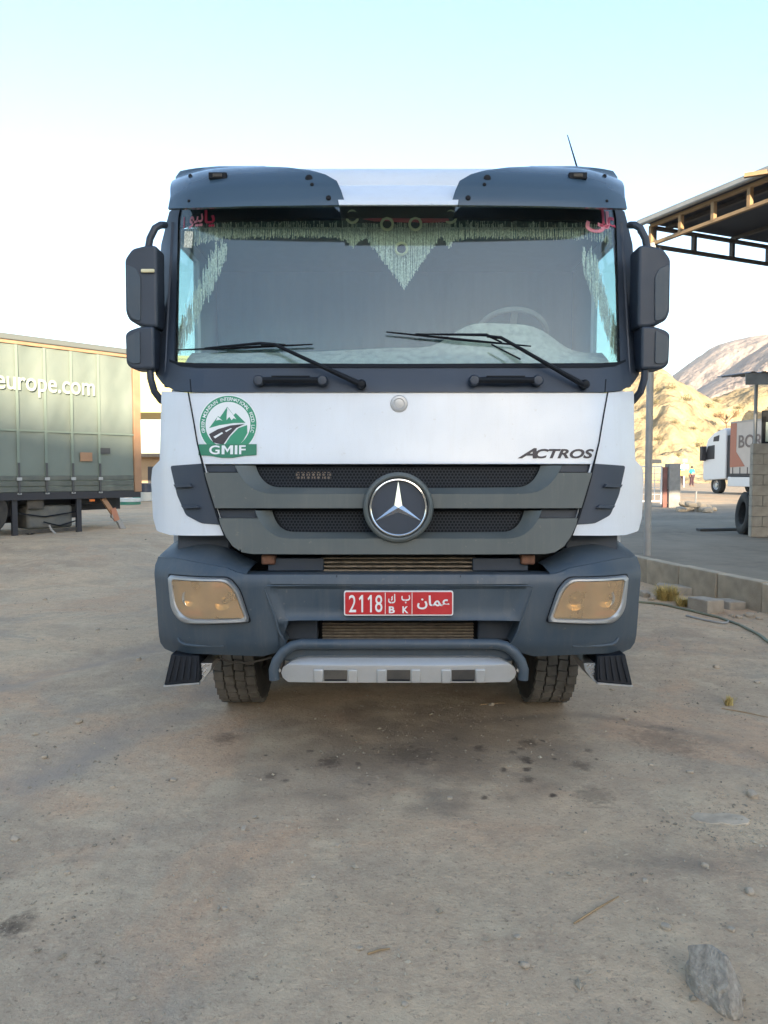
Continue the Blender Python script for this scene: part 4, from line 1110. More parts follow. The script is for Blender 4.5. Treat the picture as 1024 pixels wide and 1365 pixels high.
# red strip and dark band at the top of the screen
q = [P(u, v, -.03) for u, v in ((474, 289), (500, 292), (560, 294), (598, 293))]
MB().tube(q, [.006, .013, .014, .012], 8).build('red_strip', M['red'], truck)
q = tps([(462, 270), (604, 270), (598, 297), (470, 297)], F_cab, -.04)
patch('sunband', q, F_cab, -.042, .004, M['black'], step=.1)
# ------------------------------------------------------------------ concrete forecourt at the right, with block kerb
PZ = .33
e0 = on_z(1024, 817, 0.02); e1 = on_z(846, 771, 0.02)
ed = Vector((e1.x - e0.x, e1.y - e0.y, 0)).normalized(); en = Vector((ed.y, -ed.x, 0))   # en points right, into the slab
E0 = e0 - ed * 5.5; Lk = 27.0 - 0
E1 = E0 + ed * 23.0
fc_m = mat('forecourt_concrete', (.235, .2, .155), .95, spec=.15, var=.28, vscale=.55, bump=.3, bscale=25, dust=.6, dustcol=(.36, .3, .23), detail=8)
mb = MB()
poly = [(E0.x + en.x * .15, E0.y + en.y * .15), (E1.x + en.x * .15, E1.y + en.y * .15), (E1.x + 16, E1.y + 6), (E0.x + 18, E0.y - 2)]
mb.prism([p for p in poly][::-1], Matrix.Translation((0, 0, -.2)), PZ + .2 - .004)
fore = mb.build('forecourt', fc_m); tag(fore, kind='structure')
kb = MB().box((0, 0, 0), (.15, .79, .36)).build('kerb_block', mat('kerb_concrete', (.44, .36, .26), .95, var=.2, vscale=5, bump=.5, bscale=50), fore, bevel=.012)
s0 = 0; first = True; k = 0
while s0 < 23.0:
    o = kb if first else kb.copy()
    if not first: COL.objects.link(o)
    first = False
    c = E0 + ed * (s0 + .4) + en * .075
    o.parent = fore
    o.location = (c.x + random.uniform(-.008, .008), c.y, PZ - .17 + random.uniform(-.006, .008)); o.rotation_euler = (random.uniform(-.01, .01), random.uniform(-.015, .015), math.atan2(ed.y, ed.x) - R(90) + random.uniform(-.012, .012))
    s0 += .802
fb = MB().box2((0, 0, 0), (.32, .1, .1))   # footing rubble strip below the kerb
footing = None
mb = MB()
for k in range(46):
    c = E0 + ed * (k * .5) + en * .12
    mb.box((c.x, c.y, .02), (.34, .49, .14 + random.uniform(0, .05)), math.atan2(ed.y, ed.x) - R(90) + random.uniform(-.03, .03))
mb.bm.free()

# ------------------------------------------------------------------ steel canopy over the forecourt
CZ = 5.0
c_pt = at(868, 326, 11.6); CZ = c_pt.z
canopy = empty('canopy', (c_pt.x, c_pt.y, 0), 0, 'steel roof canopy with rusty tan lattice edge beam over the concrete forecourt', 'canopy')
f1 = at(1024, 268, 1.0); d1 = Vector((f1.x, f1.y, 0)); t1 = (CZ - CAM_H) / (f1.z - CAM_H)
q1 = Vector((f1.x * t1, f1.y * t1, CZ)); U = Vector((q1.x - c_pt.x, q1.y - c_pt.y, 0)).normalized()
Vv = Vector((-U.y, U.x, 0))                     # along the far edge, to the right and away
if Vv.x < 0: Vv = -Vv
LU, LV = 11.0, 12.0
TH = .27
def lat(name_c, name_s, a, d, L, m, n, w=.07, zb=0.0):
    A = a; Bq = a + d * L
    zc = Vector((0, 0, CZ + zb))
    MB().bar(A + zc, Bq + zc, w, w * .8).build(name_c, m, canopy)
    MB().bar(A + zc + Vector((0, 0, TH)), Bq + zc + Vector((0, 0, TH)), w, w * .8).build(name_c, m, canopy)
    for k in range(n + 1):
        p = A + d * (L * k / n)
        MB().bar(p + zc + Vector((0, 0, .0)), p + zc + Vector((0, 0, TH)), w * 1.1, w * .9, up=d).build(name_s, m, canopy)
Z0 = Vector((0, 0, 0))
lat('truss_chord', 'truss_strut', Z0, U, LU, M['truss'], 19, .056)
lat('truss_chord', 'truss_strut', Vv * 1.0 * 0 + Vv * .05 , Vv, LV, M['trussd'], 15, .06, -.02)
# short return bracket at the corner
MB().bar(Vector((0, 0, CZ)) - Vv * .02, Vector((0, 0, CZ + TH)) - U * .25, .06, .05).build('truss_brace', M['truss'], canopy)
# corrugated roof sheet
nn = 150; bm = bmesh.new(); rows = []
for k in range(nn + 1):
    s_ = -.12 + (LU + .17) * k / nn
    z = CZ + TH + .09 + (.02 if k % 2 else -.02)
    rows.append([bm.verts.new(U * s_ + Vv * t + Vector((0, 0, z + t * .01))) for t in (-.08, LV * .5, LV)])
for k in range(nn):
    for j in range(2): bm.faces.new((rows[k][j], rows[k + 1][j], rows[k + 1][j + 1], rows[k][j + 1]))
finish(bm, 'roof_sheet', M['sheet'], canopy, smooth=0)
for k in range(9):
    t = .4 + k * 1.35
    a = Vv * t + Vector((0, 0, CZ + TH + .045))
    MB().bar(a - U * .1, a + U * LU, .06, .05).build('purlin', M['trussd'], canopy)
MB().bar(-Vv * .12 - U * .15 + Vector((0, 0, CZ + TH + .06)), -Vv * .12 + U * LU + Vector((0, 0, CZ + TH + .06)), .08, .09).build('gutter', M['pole'], canopy, bevel=.02)
# spout stub
p = U * 1.9 + Vector((0, 0, CZ + TH + .03)); MB().bar(p - Vv * .3, p + U * .3 - Vv * .05, .06, .05).build('truss_brace', M['truss'], canopy)
# posts, the corner one on the kerb
for (a, b) in ((.05, -.02), (.05, LV - .4), (LU - .4, .1), (LU - .4, LV - .4)):
    p = U * a + Vv * b
    MB().tube([p + Vector((0, 0, PZ - .02)), p + Vector((0, 0, CZ))], .052, 14).build('post', M['pole'], canopy)

# ------------------------------------------------------------------ block kiosk at the far right of the forecourt
w0 = on_z(1001, 716, PZ); kio = empty('kiosk', (w0.x, w0.y, PZ), R(-8), 'low concrete block kiosk wall with corrugated awning on a thin post', 'kiosk')
bw, bh, bd = .4, .2, .18
MB().box2((.01, .02, 0), (2.8, bd - .02, 1.795)).build('mortar_core', M['mortar'], kio)
blk = None
for r_ in range(9):
    for k in range(8):
        x = k * bw + (0 if r_ % 2 == 0 else -bw / 2)
        x0_, x1_ = max(0, x), min(2.8, x + bw)
        if x1_ - x0_ < .05: continue
        o = MB().box2((x0_ + .004, random.uniform(0, .006), r_ * bh + .004), (x1_ - .004, bd, (r_ + 1) * bh - .004)).build('block', M['block'], kio, bevel=.005) if (blk is None or abs(x1_ - x0_ - bw) > .01) else blk.copy()
        if o.name not in COL.objects: COL.objects.link(o)
        if blk is None: blk = o; bx0 = x0_
        elif o.data == blk.data: o.location = (x0_ - bx0, random.uniform(-.005, .004), r_ * bh)
p5 = at(1012, 600, w0.y + .6); kx = p5.x - w0.x
post_top = at(1012, 512, w0.y + .5).z - PZ
MB().tube([(.19, .5, 1.2), (.19, .5, post_top)], .035, 10).build('post', M['pole'], kio)
az = at(1010, 503, w0.y + .3).z - PZ
bm = bmesh.new(); rows = []
for k in range(61):
    x = -.12 + k * .05; z = az + (.03 if (k // 2) % 2 else 0)
    rows.append([bm.verts.new((x, .1, z + .06)), bm.verts.new((x, 2.4, z + .25))])
for k in range(60): bm.faces.new((rows[k][0], rows[k + 1][0], rows[k + 1][1], rows[k][1]))
finish(bm, 'awning_sheet', M['sheet'], kio, smooth=0)
MB().box2((-.12, .12, az - .16), (2.9, .16, az + .05)).build('awning_fascia', M['concrete'], kio)
wz = at(1015, 590, w0.y + .3).z - PZ
fr_ = MB(); fr_.box2((.26, .3, wz - .12), (1.4, .36, wz + .02)).box2((.26, .3, wz + .4), (1.4, .36, wz + .62)).box2((.26, .3, wz), (.32, .36, wz + .5))
fr_.build('window_frame', M['black'], kio)
MB().box2((.3, .32, wz), (1.4, .335, wz + .4)).build('window_pane', mat('pale_pane', (.5, .58, .52), .15), kio)

# tyre leaning on the kiosk
def tyre_obj(name, loc, rad, wid, tilt, rz, label, cat):
    t = empty(name, loc, rz, label, cat)
    h = wid / 2; MT = Matrix.Translation((0, 0, rad)) @ Matrix.Rotation(tilt, 4, 'Y') @ Matrix.Rotation(R(90), 4, 'Y')
    MB().lathe([(rad * .55, -h * .8), (rad * .7, -h), (rad * .86, -h), (rad * .97, -h * .85), (rad, -h * .5), (rad, h * .5), (rad * .97, h * .85), (rad * .86, h), (rad * .7, h), (rad * .55, h * .8), (rad * .6, 0)], MT, 40, closed=True).build('casing', M['rubber'], t, smooth=40)
    bm = bmesh.new()
    for row in (-1, 0, 1):
        for k in range(40):
            a = 2 * math.pi * (k + .5 * (row % 2)) / 40
            bmesh.ops.create_cube(bm, size=1, matrix=MT @ Matrix.Rotation(a, 4, 'Z') @ Matrix.Translation((rad + .004, 0, row * wid * .28)) @ Matrix.Diagonal((.02, rad * .12, wid * .22, 1)))
    tag(finish(bm, 'tread', M['rubber'], t, smooth=0), kind='stuff')
    return t
tp_ = on_z(991, 712, PZ)
tyre_obj('tyre', (tp_.x + .12, tp_.y + .05, PZ - .01), .42, .3, R(5), R(-8), 'worn black tyre standing on edge against the block kiosk wall', 'tyre')
a = on_z(931, 706, PZ + .03); b = on_z(986, 705, PZ + .03)
tag(MB().bar(a, b, .16, .05).build('plank', mat('dark_plank', (.09, .085, .08), .8), bevel=.006), 'dark flat plank lying on the forecourt beside the upright tyre', 'plank')

# ------------------------------------------------------------------ gate, pillar, rubble
GYd = 27.5
gp0 = at(862, 668, GYd); gp1 = at(882, 622, GYd); ggz = gz(gp0.x, GYd).item()
gate = empty('gate', (gp1.x, GYd, 0), R(4), 'white lattice metal gate with red post beside concrete pillar', 'gate')
wmetal = mat('white_metal', (.7, .69, .66), .5, dust=.2)
gz0, gz1 = gp0.z, gp1.z
for x in (0, -2.2): MB().bar((x, 0, gz0 - .1), (x, 0, gz1), .05, .05, up=Vector((0, 1, 0))).build('gate_stile', wmetal, gate)
for z in (gz0, gz1): MB().bar((.02, 0, z), (-2.2, 0, z), .05, .05).build('gate_rail', wmetal, gate)
for k in range(1, 9): MB().bar((-k * .245, .0, gz0), (-k * .245, .0, gz1), .022, .022, up=Vector((0, 1, 0))).build('gate_bar', wmetal, gate)
for k in range(1, 5):
    z = gz0 + (gz1 - gz0) * k / 5; MB().bar((0, .025, z), (-2.2, .025, z), .022, .022).build('gate_bar', wmetal, gate)
MB().box2((.05, -.05, -.05), (.2, .05, gz1 - .02)).build('gate_post', mat('red_oxide', (.22, .09, .07), .7, var=.2), gate)
for z in (.5, .95): MB().box((.24, -.02, z), (.1, .06, .06)).build('hinge', M['rust'], gate)
pp = at(897, 676, GYd)
pil = empty('pillar', (pp.x, GYd + .1, 0), R(4), 'square grey concrete gate pillar beside the white lattice gate', 'pillar')
MB().box2((-.2, -.2, -.3), (.22, .2, at(897, 618, GYd).z)).build('shaft', M['concrete'], pil, bevel=.02)
MB().box((-.65, .1, (at(880, 615, GYd).z)), (.45, .3, .14)).build('cap_beam', M['block'], pil, bevel=.01)
def stone_mesh(name, r, sub=2, seed=0, flat=1.0, jag=.28):
    bm = bmesh.new(); bmesh.ops.create_icosphere(bm, subdivisions=sub, radius=1)
    for v in bm.verts:
        d = v.co.normalized(); n = mnoise.noise(d * 1.3 + Vector((seed * 3.1, seed, 0))) + .5 * mnoise.noise(d * 3.1 + Vector((seed, 0, 4)))
        v.co = d * (1 + jag * n)
        q = .42; v.co = Vector([c if abs(c) < .62 else math.copysign(.62 + (abs(c) - .62) * q, c) for c in v.co])
        v.co *= r; v.co.z *= flat
    me = bpy.data.meshes.new(name); bm.to_mesh(me); bm.free(); return me
smesh = [stone_mesh('stone', 1, 2, i, random.uniform(.5, .85)) for i in range(6)]
for m_ in smesh: m_.materials.append(M['stone'])
def stone(loc, r, label, group=None, rot=None, i=None, name='stone', cat='stone'):
    o = bpy.data.objects.new(name, smesh[random.randrange(6) if i is None else i]); COL.objects.link(o)
    o.location = loc; o.scale = (r * random.uniform(.8, 1.3), r * random.uniform(.8, 1.2), r)
    o.rotation_euler = (random.uniform(-.3, .3), random.uniform(-.3, .3), random.uniform(0, 6.3)) if rot is None else rot
    return tag(o, label, cat, group)
for (u, v, r_) in ((908, 680, .2), (916, 678, .25), (923, 681, .17), (930, 679, .22), (937, 682, .16), (944, 680, .2), (952, 682, .13), (934, 673, .2), (921, 671, .18), (912, 671, .2), (944, 674, .14)):
    p = at(u, v, 24.5 + random.uniform(-.6, .6)); stone((p.x, p.y, max(p.z - .03, PZ + .05)), r_, 'rough broken stone in the rubble heap below the gate pillar', 'rubble by the gate pillar')
pp2 = at(927, 655, 25); MB_ = MB().tube([(pp2.x, 25, PZ), (pp2.x + .03, 25, pp2.z)], .03, 8).build('stake', M['pole'])
tag(MB_, 'short thin stake standing in the rubble by the gate pillar', 'stake')

# ------------------------------------------------------------------ sign and two people beyond the gate
YS = 62
sg = empty('sign', (at(912, 655, YS).x, YS, 0), 0, 'white and yellow sign board on a post beyond the gate', 'sign')
def sbox(u0, v0, u1, v1, name, m, y=0, par=sg, Y0=YS):
    a = at(u0, v0, Y0); b = at(u1, v1, Y0); o = par.location
    MB().box2((a.x - o.x, y - .03, a.z), (b.x - o.x, y + .03, b.z)).build(name, m, par)
sbox(908.5, 611, 917, 617, 'sign_panel', mat('sign_red', (.55, .16, .1), .5))
sbox(910.5, 612.5, 915, 615.5, 'sign_mark', M['vwhite'], -.04)
sbox(907, 619.5, 918, 625, 'sign_panel', M['vwhite'])
sbox(907, 627, 917, 634, 'sign_panel', mat('sign_yellow', (.75, .42, .04), .5))
MB().bar((-.02, .06, -.2), (-.02, .06, at(912, 612, YS).z), .12, .08, up=Vector((0, 1, 0))).build('sign_post', M['pole'], sg)
def person(loc, rz, label, shirt, trousers):
    root = empty('person', loc, rz, label, 'person')
    J = {'pel': (0, 0, .95), 'chest': (0, .01, 1.28), 'neck': (0, 0, 1.48), 'head': (0, -.01, 1.58), 'top': (0, -.01, 1.72),
         'sl': (-.17, 0, 1.42), 'el': (-.25, .03, 1.15), 'wl': (-.24, -.06, .92), 'hl': (-.24, -.09, .83),
         'sr': (.17, 0, 1.42), 'er': (.26, .02, 1.15), 'wr': (.25, -.05, .92), 'hr': (.25, -.08, .83),
         'hipl': (-.1, 0, .9), 'kl': (-.12, -.05, .5), 'al': (-.13, .06, .09), 'fl': (-.13, -.1, .04),
         'hipr': (.1, 0, .9), 'kr': (.12, .02, .5), 'ar': (.13, .0, .09), 'fr': (.13, -.16, .04)}
    rad = {'pel': .15, 'chest': .16, 'neck': .06, 'head': .095, 'top': .07, 'sl': .075, 'el': .05, 'wl': .035, 'hl': .04, 'sr': .075, 'er': .05, 'wr': .035, 'hr': .04,
           'hipl': .1, 'kl': .07, 'al': .05, 'fl': .045, 'hipr': .1, 'kr': .07, 'ar': .05, 'fr': .045}
    E = [('pel', 'chest'), ('chest', 'neck'), ('neck', 'head'), ('head', 'top'), ('chest', 'sl'), ('sl', 'el'), ('el', 'wl'), ('wl', 'hl'), ('chest', 'sr'), ('sr', 'er'), ('er', 'wr'), ('wr', 'hr'), ('pel', 'hipl'), ('hipl', 'kl'), ('kl', 'al'), ('al', 'fl'), ('pel', 'hipr'), ('hipr', 'kr'), ('kr', 'ar'), ('ar', 'fr')]
    def skin(name, names, grow, m, zcut=None):
        ks = [k for k in J if k in names]; me = bpy.data.meshes.new(name)
        me.from_pydata([J[k] for k in ks], [(ks.index(a), ks.index(b)) for a, b in E if a in ks and b in ks], [])
        o = bpy.data.objects.new(name, me); COL.objects.link(o); o.parent = root
        sk_ = o.modifiers.new('skin', 'SKIN'); o.modifiers.new('sub', 'SUBSURF').levels = 1
        for i, k in enumerate(ks): me.skin_vertices[0].data[i].radius = (rad[k] + grow,) * 2
        me.skin_vertices[0].data[0].use_root = True; me.materials.append(m); return o
    skin('body', list(J), 0, mat('skin', (.3, .17, .11), .6))
    skin('shirt', ['pel', 'chest', 'sl', 'el', 'sr', 'er', 'neck'], .022, shirt)
    skin('trousers', ['pel', 'hipl', 'kl', 'al', 'hipr', 'kr', 'ar'], .025, trousers)
    MB().lathe([(.1, .0), (.105, .06), (.08, .13), (0, .16)], Matrix.Translation((0, .01, 1.6)), 14).build('hair', M['black'], root)
    return root
teal = mat('teal_shirt', (.03, .42, .4), .8); dk = mat('dark_trousers', (.06, .03, .04), .85)
q = on_z(922, 652, .03); person((at(922, 652, 66).x, 66, gz(25, 66).item()), R(20), 'person in teal shirt and dark trousers standing out in the open beside the sign', teal, dk)
person((at(908, 652, 67).x, 67, gz(25, 67).item()), R(-30), 'person in teal shirt partly hidden by the gate pillar', teal, dk)

# ------------------------------------------------------------------ white lorry with grey and orange curtain trailer
YF = 45.5
fl_ = at(932, 657, YF)
lor = empty('lorry', (fl_.x + .2, YF, gz(fl_.x, YF).item() - .02), 0, 'white lorry with grey and orange curtain trailer on the sunlit road', 'lorry')
hd_ = R(99)    # heading: away to the left
lor.rotation_euler = (0, 0, hd_)   # local +x is forwards
lw = mat('lorry_white', (.72, .73, .74), .35); lg = mat('lorry_curtain', (.48, .44, .4), .6, var=.06, vscale=2); lo_ = mat('lorry_orange', (.38, .15, .095), .6); ld = mat('lorry_dark', (.03, .03, .035), .6)
MXZ = lambda y, dy: Matrix(((1, 0, 0, 0), (0, 0, dy, y), (0, 1, 0, 0), (0, 0, 0, 1)))
# front of cab at x=0, near side is local +y
cab_o = [(-2.2, .85), (-.15, .75), (0, .85), (0, 1.9), (-.12, 2.4), (-.42, 3.15), (-1.1, 3.5), (-2.1, 3.72), (-2.2, 3.6)]
MB().prism(round_poly(cab_o, .08, 3), MXZ(-2.5, 2.5), 1).build('cab', lw, lor, bevel=.05)
MB().prism([(-1.15, 2.0), (-.22, 1.95), (-.3, 2.35), (-.5, 2.75), (-1.15, 2.8)], MXZ(0, .012), 1).build('side_window', ld, lor)
MB().prism([(-1.55, 3.0), (-1.0, 3.0), (-1.05, 3.25), (-1.6, 3.35)], MXZ(0, .01), 1).build('roof_window', ld, lor)
MB().box2((-.35, .02, 1.9), (-.1, .3, 2.75)).build('mirror', ld, lor, bevel=.03)
MB().box2((-2.6, -2.4, .9), (-2.21, -.1, 3.3)).build('cab_gap', ld, lor)
MB().box2((-4.6, -2.4, .45), (-2.4, -.03, .98)).build('side_skirt', lw, lor, bevel=.03)
tr0 = -2.65
MB().box2((tr0 - 13.6, -2.5, 1.15), (tr0, 0, 4.0)).build('trailer_body', lg, lor, bevel=.02)
MB().prism([(tr0, 1.5), (tr0, 3.96), (tr0 - .55, 3.96), (tr0 - .55, 2.35), (tr0 - 1.35, 1.55)], MXZ(.004, .008), 1).build('orange_panel', lo_, lor)
MB().box2((tr0 - 2.95, .004, 1.7), (tr0 - 2.75, .014, 2.3)).build('orange_panel', lo_, lor)
MB().box2((tr0 - 13.6, -.02, 3.93), (tr0, .02, 4.02)).build('top_rail', M['pole'], lor)
MB().box2((tr0 - 13.6, -.3, 1.02), (tr0, .01, 1.16)).build('bottom_rail', ld, lor)
for k in range(20): MB().box2((tr0 - .3 - k * .65, .005, 1.1), (tr0 - .25 - k * .65, .02, 1.5)).build('strap', ld, lor)
V, Fs = text2d('BOR', 1, .02); V = fit(V, 0, 2.05, 2.55, 3.25)
bm = bmesh.new(); vv_ = [bm.verts.new((tr0 - .75 - x, .016, z)) for x, z in V]
for f in Fs: bm.faces.new([vv_[i] for i in f])
finish(bm, 'trailer_lettering', mat('lorry_letter', (.16, .13, .12), .6), lor, smooth=0)
for xx in (-1.3, -5.0, -11.5, -12.8, -14.1):
    for yy in (-.18, -2.32):
        w = empty('wheel'); w.parent = lor; w.location = (xx, yy, .5)
        RY = Matrix.Rotation(R(-90 if yy > -1 else 90), 4, 'X')
        MB().lathe([(.28, .15), (.48, .15), (.5, .1), (.5, -.15), (.28, -.15)], RY, 28).build('tyre', M['rubber'], w)
        MB().lathe([(.29, .14), (.26, .08), (.15, .06), (.12, .14), (0, .15)], RY, 24).build('rim', M['satin'], w)
MB().box2((-5.9, -.2, .7), (-5.6, -.05, 1.0)).build('tail_marker', lo_, lor)

# ------------------------------------------------------------------ curtain-side trailer at the left
def gnd(x, y): return gz(x, y).item()
Pr = at(184, 467, 17.2); Pf = at(0, 443, 15.0)
dT = Vector((Pf.x - Pr.x, Pf.y - Pr.y, 0)); dT.normalize()
rzT = math.atan2(dT.y, dT.x)
GT = .32; TL = (Pr.z - GT)
trl = empty('trailer', (Pr.x, Pr.y, GT), rzT, 'parked curtain-side trailer with faded green curtain and orange rear post', 'trailer')
Rinv = Matrix.Rotation(-rzT, 3, 'Z')
def lx_at(u):      # distance from the rear end along the side, for a pixel column
    k = (u - 512) / FPX
    return (k * Pr.y - Pr.x) / (dT.x - k * dT.y)
def lz_at(u, v):
    l = lx_at(u); Y = Pr.y + dT.y * l; return at(u, v, Y).z - GT
curt_m = mat('green_curtain', (.17, .2, .172), .55, var=.07, vscale=1.2, bump=.06, bscale=6, dust=.12, dustcol=(.3, .3, .24))
ornge = mat('orange_steel', (.36, .2, .11), .6, var=.1, dust=.2)
zb_, zt_ = lz_at(60, 658), TL - .1
LT = 13.6
# curtain: gently bellied between the posts
bm = bmesh.new(); rows = []
for k in range(301):
    x = .16 + (LT - .3) * k / 300
    rows.append([bm.verts.new((x, .01 * math.sin(x * 2 * math.pi / .62) + .03 * (mnoise.noise(Vector((x * 1.6 + z * .5, z * .7 - x * .3, 2.0)))) + .008 * mnoise.noise(Vector((x * 5 + z * 2, z * 2.2, 7.0))) - .012, z)) for z in np.linspace(zb_ + .02, zt_ - .06, 40)])
for k in range(300):
    for j in range(39): bm.faces.new((rows[k][j], rows[k + 1][j], rows[k + 1][j + 1], rows[k][j + 1]))
finish(bm, 'curtain', curt_m, trl, smooth=80)
MB().box2((.1, -2.5, zb_), (LT, -.05, zt_)).build('body_shell', mat('grey_shell', (.3, .31, .3), .6), trl)
MB().box2((-.02, -2.5, zt_ - .02), (LT, .03, TL)).build('roof_rail', mat('dull_rail', (.13, .14, .13), .6), trl, bevel=.02)
MB().box2((0, -.03, zt_ - .09), (LT, .035, zt_ - .03)).build('orange_rail', ornge, trl)
MB().box2((0, -2.5, zb_ - .12), (LT, .02, zb_ + .03)).build('chassis_edge', ld, trl)
MB().box2((-.02, -.12, zb_), (.15, .04, zt_ - .04)).build('rear_post', ornge, trl, bevel=.01)
MB().box2((-.02, -2.5, zb_), (.1, -2.4, zt_ - .02)).build('rear_post', ornge, trl)
# vertical curtain bands with buckles
strap_m = mat('strap_web', (.2, .245, .2), .7); bk_m = mat('buckle', (.07, .07, .07), .5)
for k, u in enumerate((25, 62, 97, 133)):
    x = lx_at(u)
    st_ = empty('strap'); st_.parent = trl
    MB().box2((x - .028, .02, zb_ + .3), (x + .028, .034, zt_ - .1)).build('strap_web', strap_m, st_)
    MB().box2((x - .02, .022, zb_ + .0), (x + .02, .05, zb_ + .62)).build('strap_tail', bk_m, st_)
    MB().box2((x - .05, .03, zb_ + .27), (x + .05, .06, zb_ + .33)).build('buckle', M['satin'], st_)
    MB().box2((x - .04, .025, zb_ - .01), (x + .04, .05, zb_ + .02)).build('hook', M['satin'], st_)
for k in range(5):
    x = lx_at(25) + .6 * (k + 1); MB().box2((x - .028, .02, zb_), (x + .028, .034, zt_ - .1)).build('strap', strap_m, trl)
rave = mat('side_rave', (.1, .115, .1), .7, var=.15, dust=.2)
for k in range(3): MB().box2((.16, -.02, zb_ + .035 + k * .115), (LT, .018, zb_ + .135 + k * .115)).build('side_board', rave, trl, bevel=.008)
hz = lz_at(60, 575); MB().box2((.16, .022, hz - .018), (LT, .03, hz + .018)).build('curtain_seam', strap_m, trl)
for (u0, v0, u1, v1, m_) in ((107, 603, 123, 615, ornge), (134, 597, 147, 605, bk_m)):
    MB().box2((lx_at(u0), .024, lz_at(u0, v0)), (lx_at(u1), .036, lz_at(u1, v1))).build('label_patch', m_, trl)
V, Fs = text2d('europe.com', 1, .012)
xa_, xb_ = lx_at(-3), lx_at(128); z0_ = lz_at(64, 531); z1_ = lz_at(64, 506)
V = fit(V, 0, xa_ - xb_, z0_, z1_)
bm = bmesh.new(); vv_ = [bm.verts.new((xa_ - x, .039, z)) for x, z in V]
for f in Fs: bm.faces.new([vv_[i] for i in f])
finish(bm, 'trailer_lettering', mat('faded_letter', (.42, .45, .36), .6), trl, smooth=0)
# under-body: side guard, box, wheels
gb_ = lz_at(15, 716)
for u in (20, 106):
    x = lx_at(u); MB().box2((x - .05, -.1, gb_), (x + .05, -.02, zb_ - .1)).build('guard_post', ld, trl)
MB().box2((lx_at(108), -.09, gb_ + .05), (lx_at(18), -.04, gb_ + .12)).build('guard_rail', M['steel'], trl)
MB().box2((lx_at(101), -.75, gb_ + .12), (lx_at(40), -.15, zb_ - .25)).build('storage_box', mat('dull_box', (.1, .105, .1), .7, dust=.4), trl, bevel=.06, seg=3)
MB().box2((lx_at(60), -.12, zb_ - .3), (lx_at(38), -.06, zb_ - .13)).build('step_bracket', M['steel'], trl)
MB().box2((0.1, -1.9, zb_ - .4), (LT, -1.7, zb_ - .1)).build('chassis_beam', ld, trl)
MB().box2((0.1, -.9, zb_ - .4), (LT, -.7, zb_ - .1)).build('chassis_beam', ld, trl)
for x in (lx_at(0) + .32, lx_at(0) + 1.6, lx_at(0) + 2.9):
    for yy in (-.2, -2.3):
        w = empty('wheel'); w.parent = trl; w.location = (x, yy, .5)
        RY = Matrix.Rotation(R(-90 if yy > -1 else 90), 4, 'X')
        MB().lathe([(.28, .17), (.47, .18), (.5, .12), (.5, -.18), (.28, -.18)], RY, 28).build('tyre', M['rubber'], w)
        MB().lathe([(.29, .16), (.26, .06), (.15, .04), (.12, .16), (0, .17)], RY, 24).build('rim', M['steel'], w)
for k in (12.6,):
    for yy in (-.5, -2.0): MB().box2((k - .06, yy - .06, 0.0), (k + .06, yy + .06, zb_)).build('landing_leg', ld, trl)
for (u, v) in ((122, 667),): MB().box((lx_at(u), .02, lz_at(u, v)), (.12, .03, .05)).build('side_marker', M['orange_l'], trl, bevel=.008)
# bent rear bracket hanging to the ground
br = empty('rear_bracket'); br.parent = trl
def tl(u, v, y): 
    l = lx_at(u); return Vector((l, y, lz_at(u, v)))
MB().bar(tl(140, 664, -.1), tl(153, 684, -.1), .06, .1).build('bracket_arm', ornge, br)
MB().bar(tl(152, 678, -.06), tl(157, 694, -.06), .05, .12).build('reflective_strip', mat('faded_orange', (.45, .2, .12), .6), br)
bm = bmesh.new(); pts_ = [(150, 688, .05), (158, 692, .14), (163, 703, .15), (170, 712, .09), (179, 716, .03)]
A = []
for (u, v, w_) in pts_:
    p = tl(u, v, -.04); A.append((bm.verts.new(p + Vector((0, 0, w_))), bm.verts.new(p - Vector((0, 0, w_ * .5))), bm.verts.new(p + Vector((0, -.08, w_))), bm.verts.new(p + Vector((0, -.08, -w_ * .5)))))
for i in range(4):
    a, b = A[i], A[i + 1]
    for (m1, m2) in ((0, 1), (1, 3), (3, 2), (2, 0)): bm.faces.new((a[m1], a[m2], b[m2], b[m1]))
finish(bm, 'bent_blade', M['pole'], br)
for (u0, u1, v0, v1, yy) in ((3, 34, 664, 690, -.5), (70, 135, 664, 676, -.6), (104, 128, 668, 692, -.9), (20, 60, 676, 700, -1.2), (112, 150, 664, 672, -.3)):
    MB().box2((lx_at(u1), yy - .3, lz_at(u1, v1)), (lx_at(u0), yy, lz_at(u0, v0))).build('under_box', ld, trl, bevel=.02)
for (u0, u1, v) in ((22, 104, 684), (24, 60, 708), (60, 104, 696)):
    MB().tube([tl(u0, v, -.08), tl((u0 + u1) / 2, v + 5, -.12), tl(u1, v - 2, -.08)], .014, 6).build('air_hose', M['black'], trl)
MB().tube([tl(64, 700, .02), tl(66, 706, .05), tl(75, 716, .1)], .02, 6).build('loose_strap', M['pole'], trl)

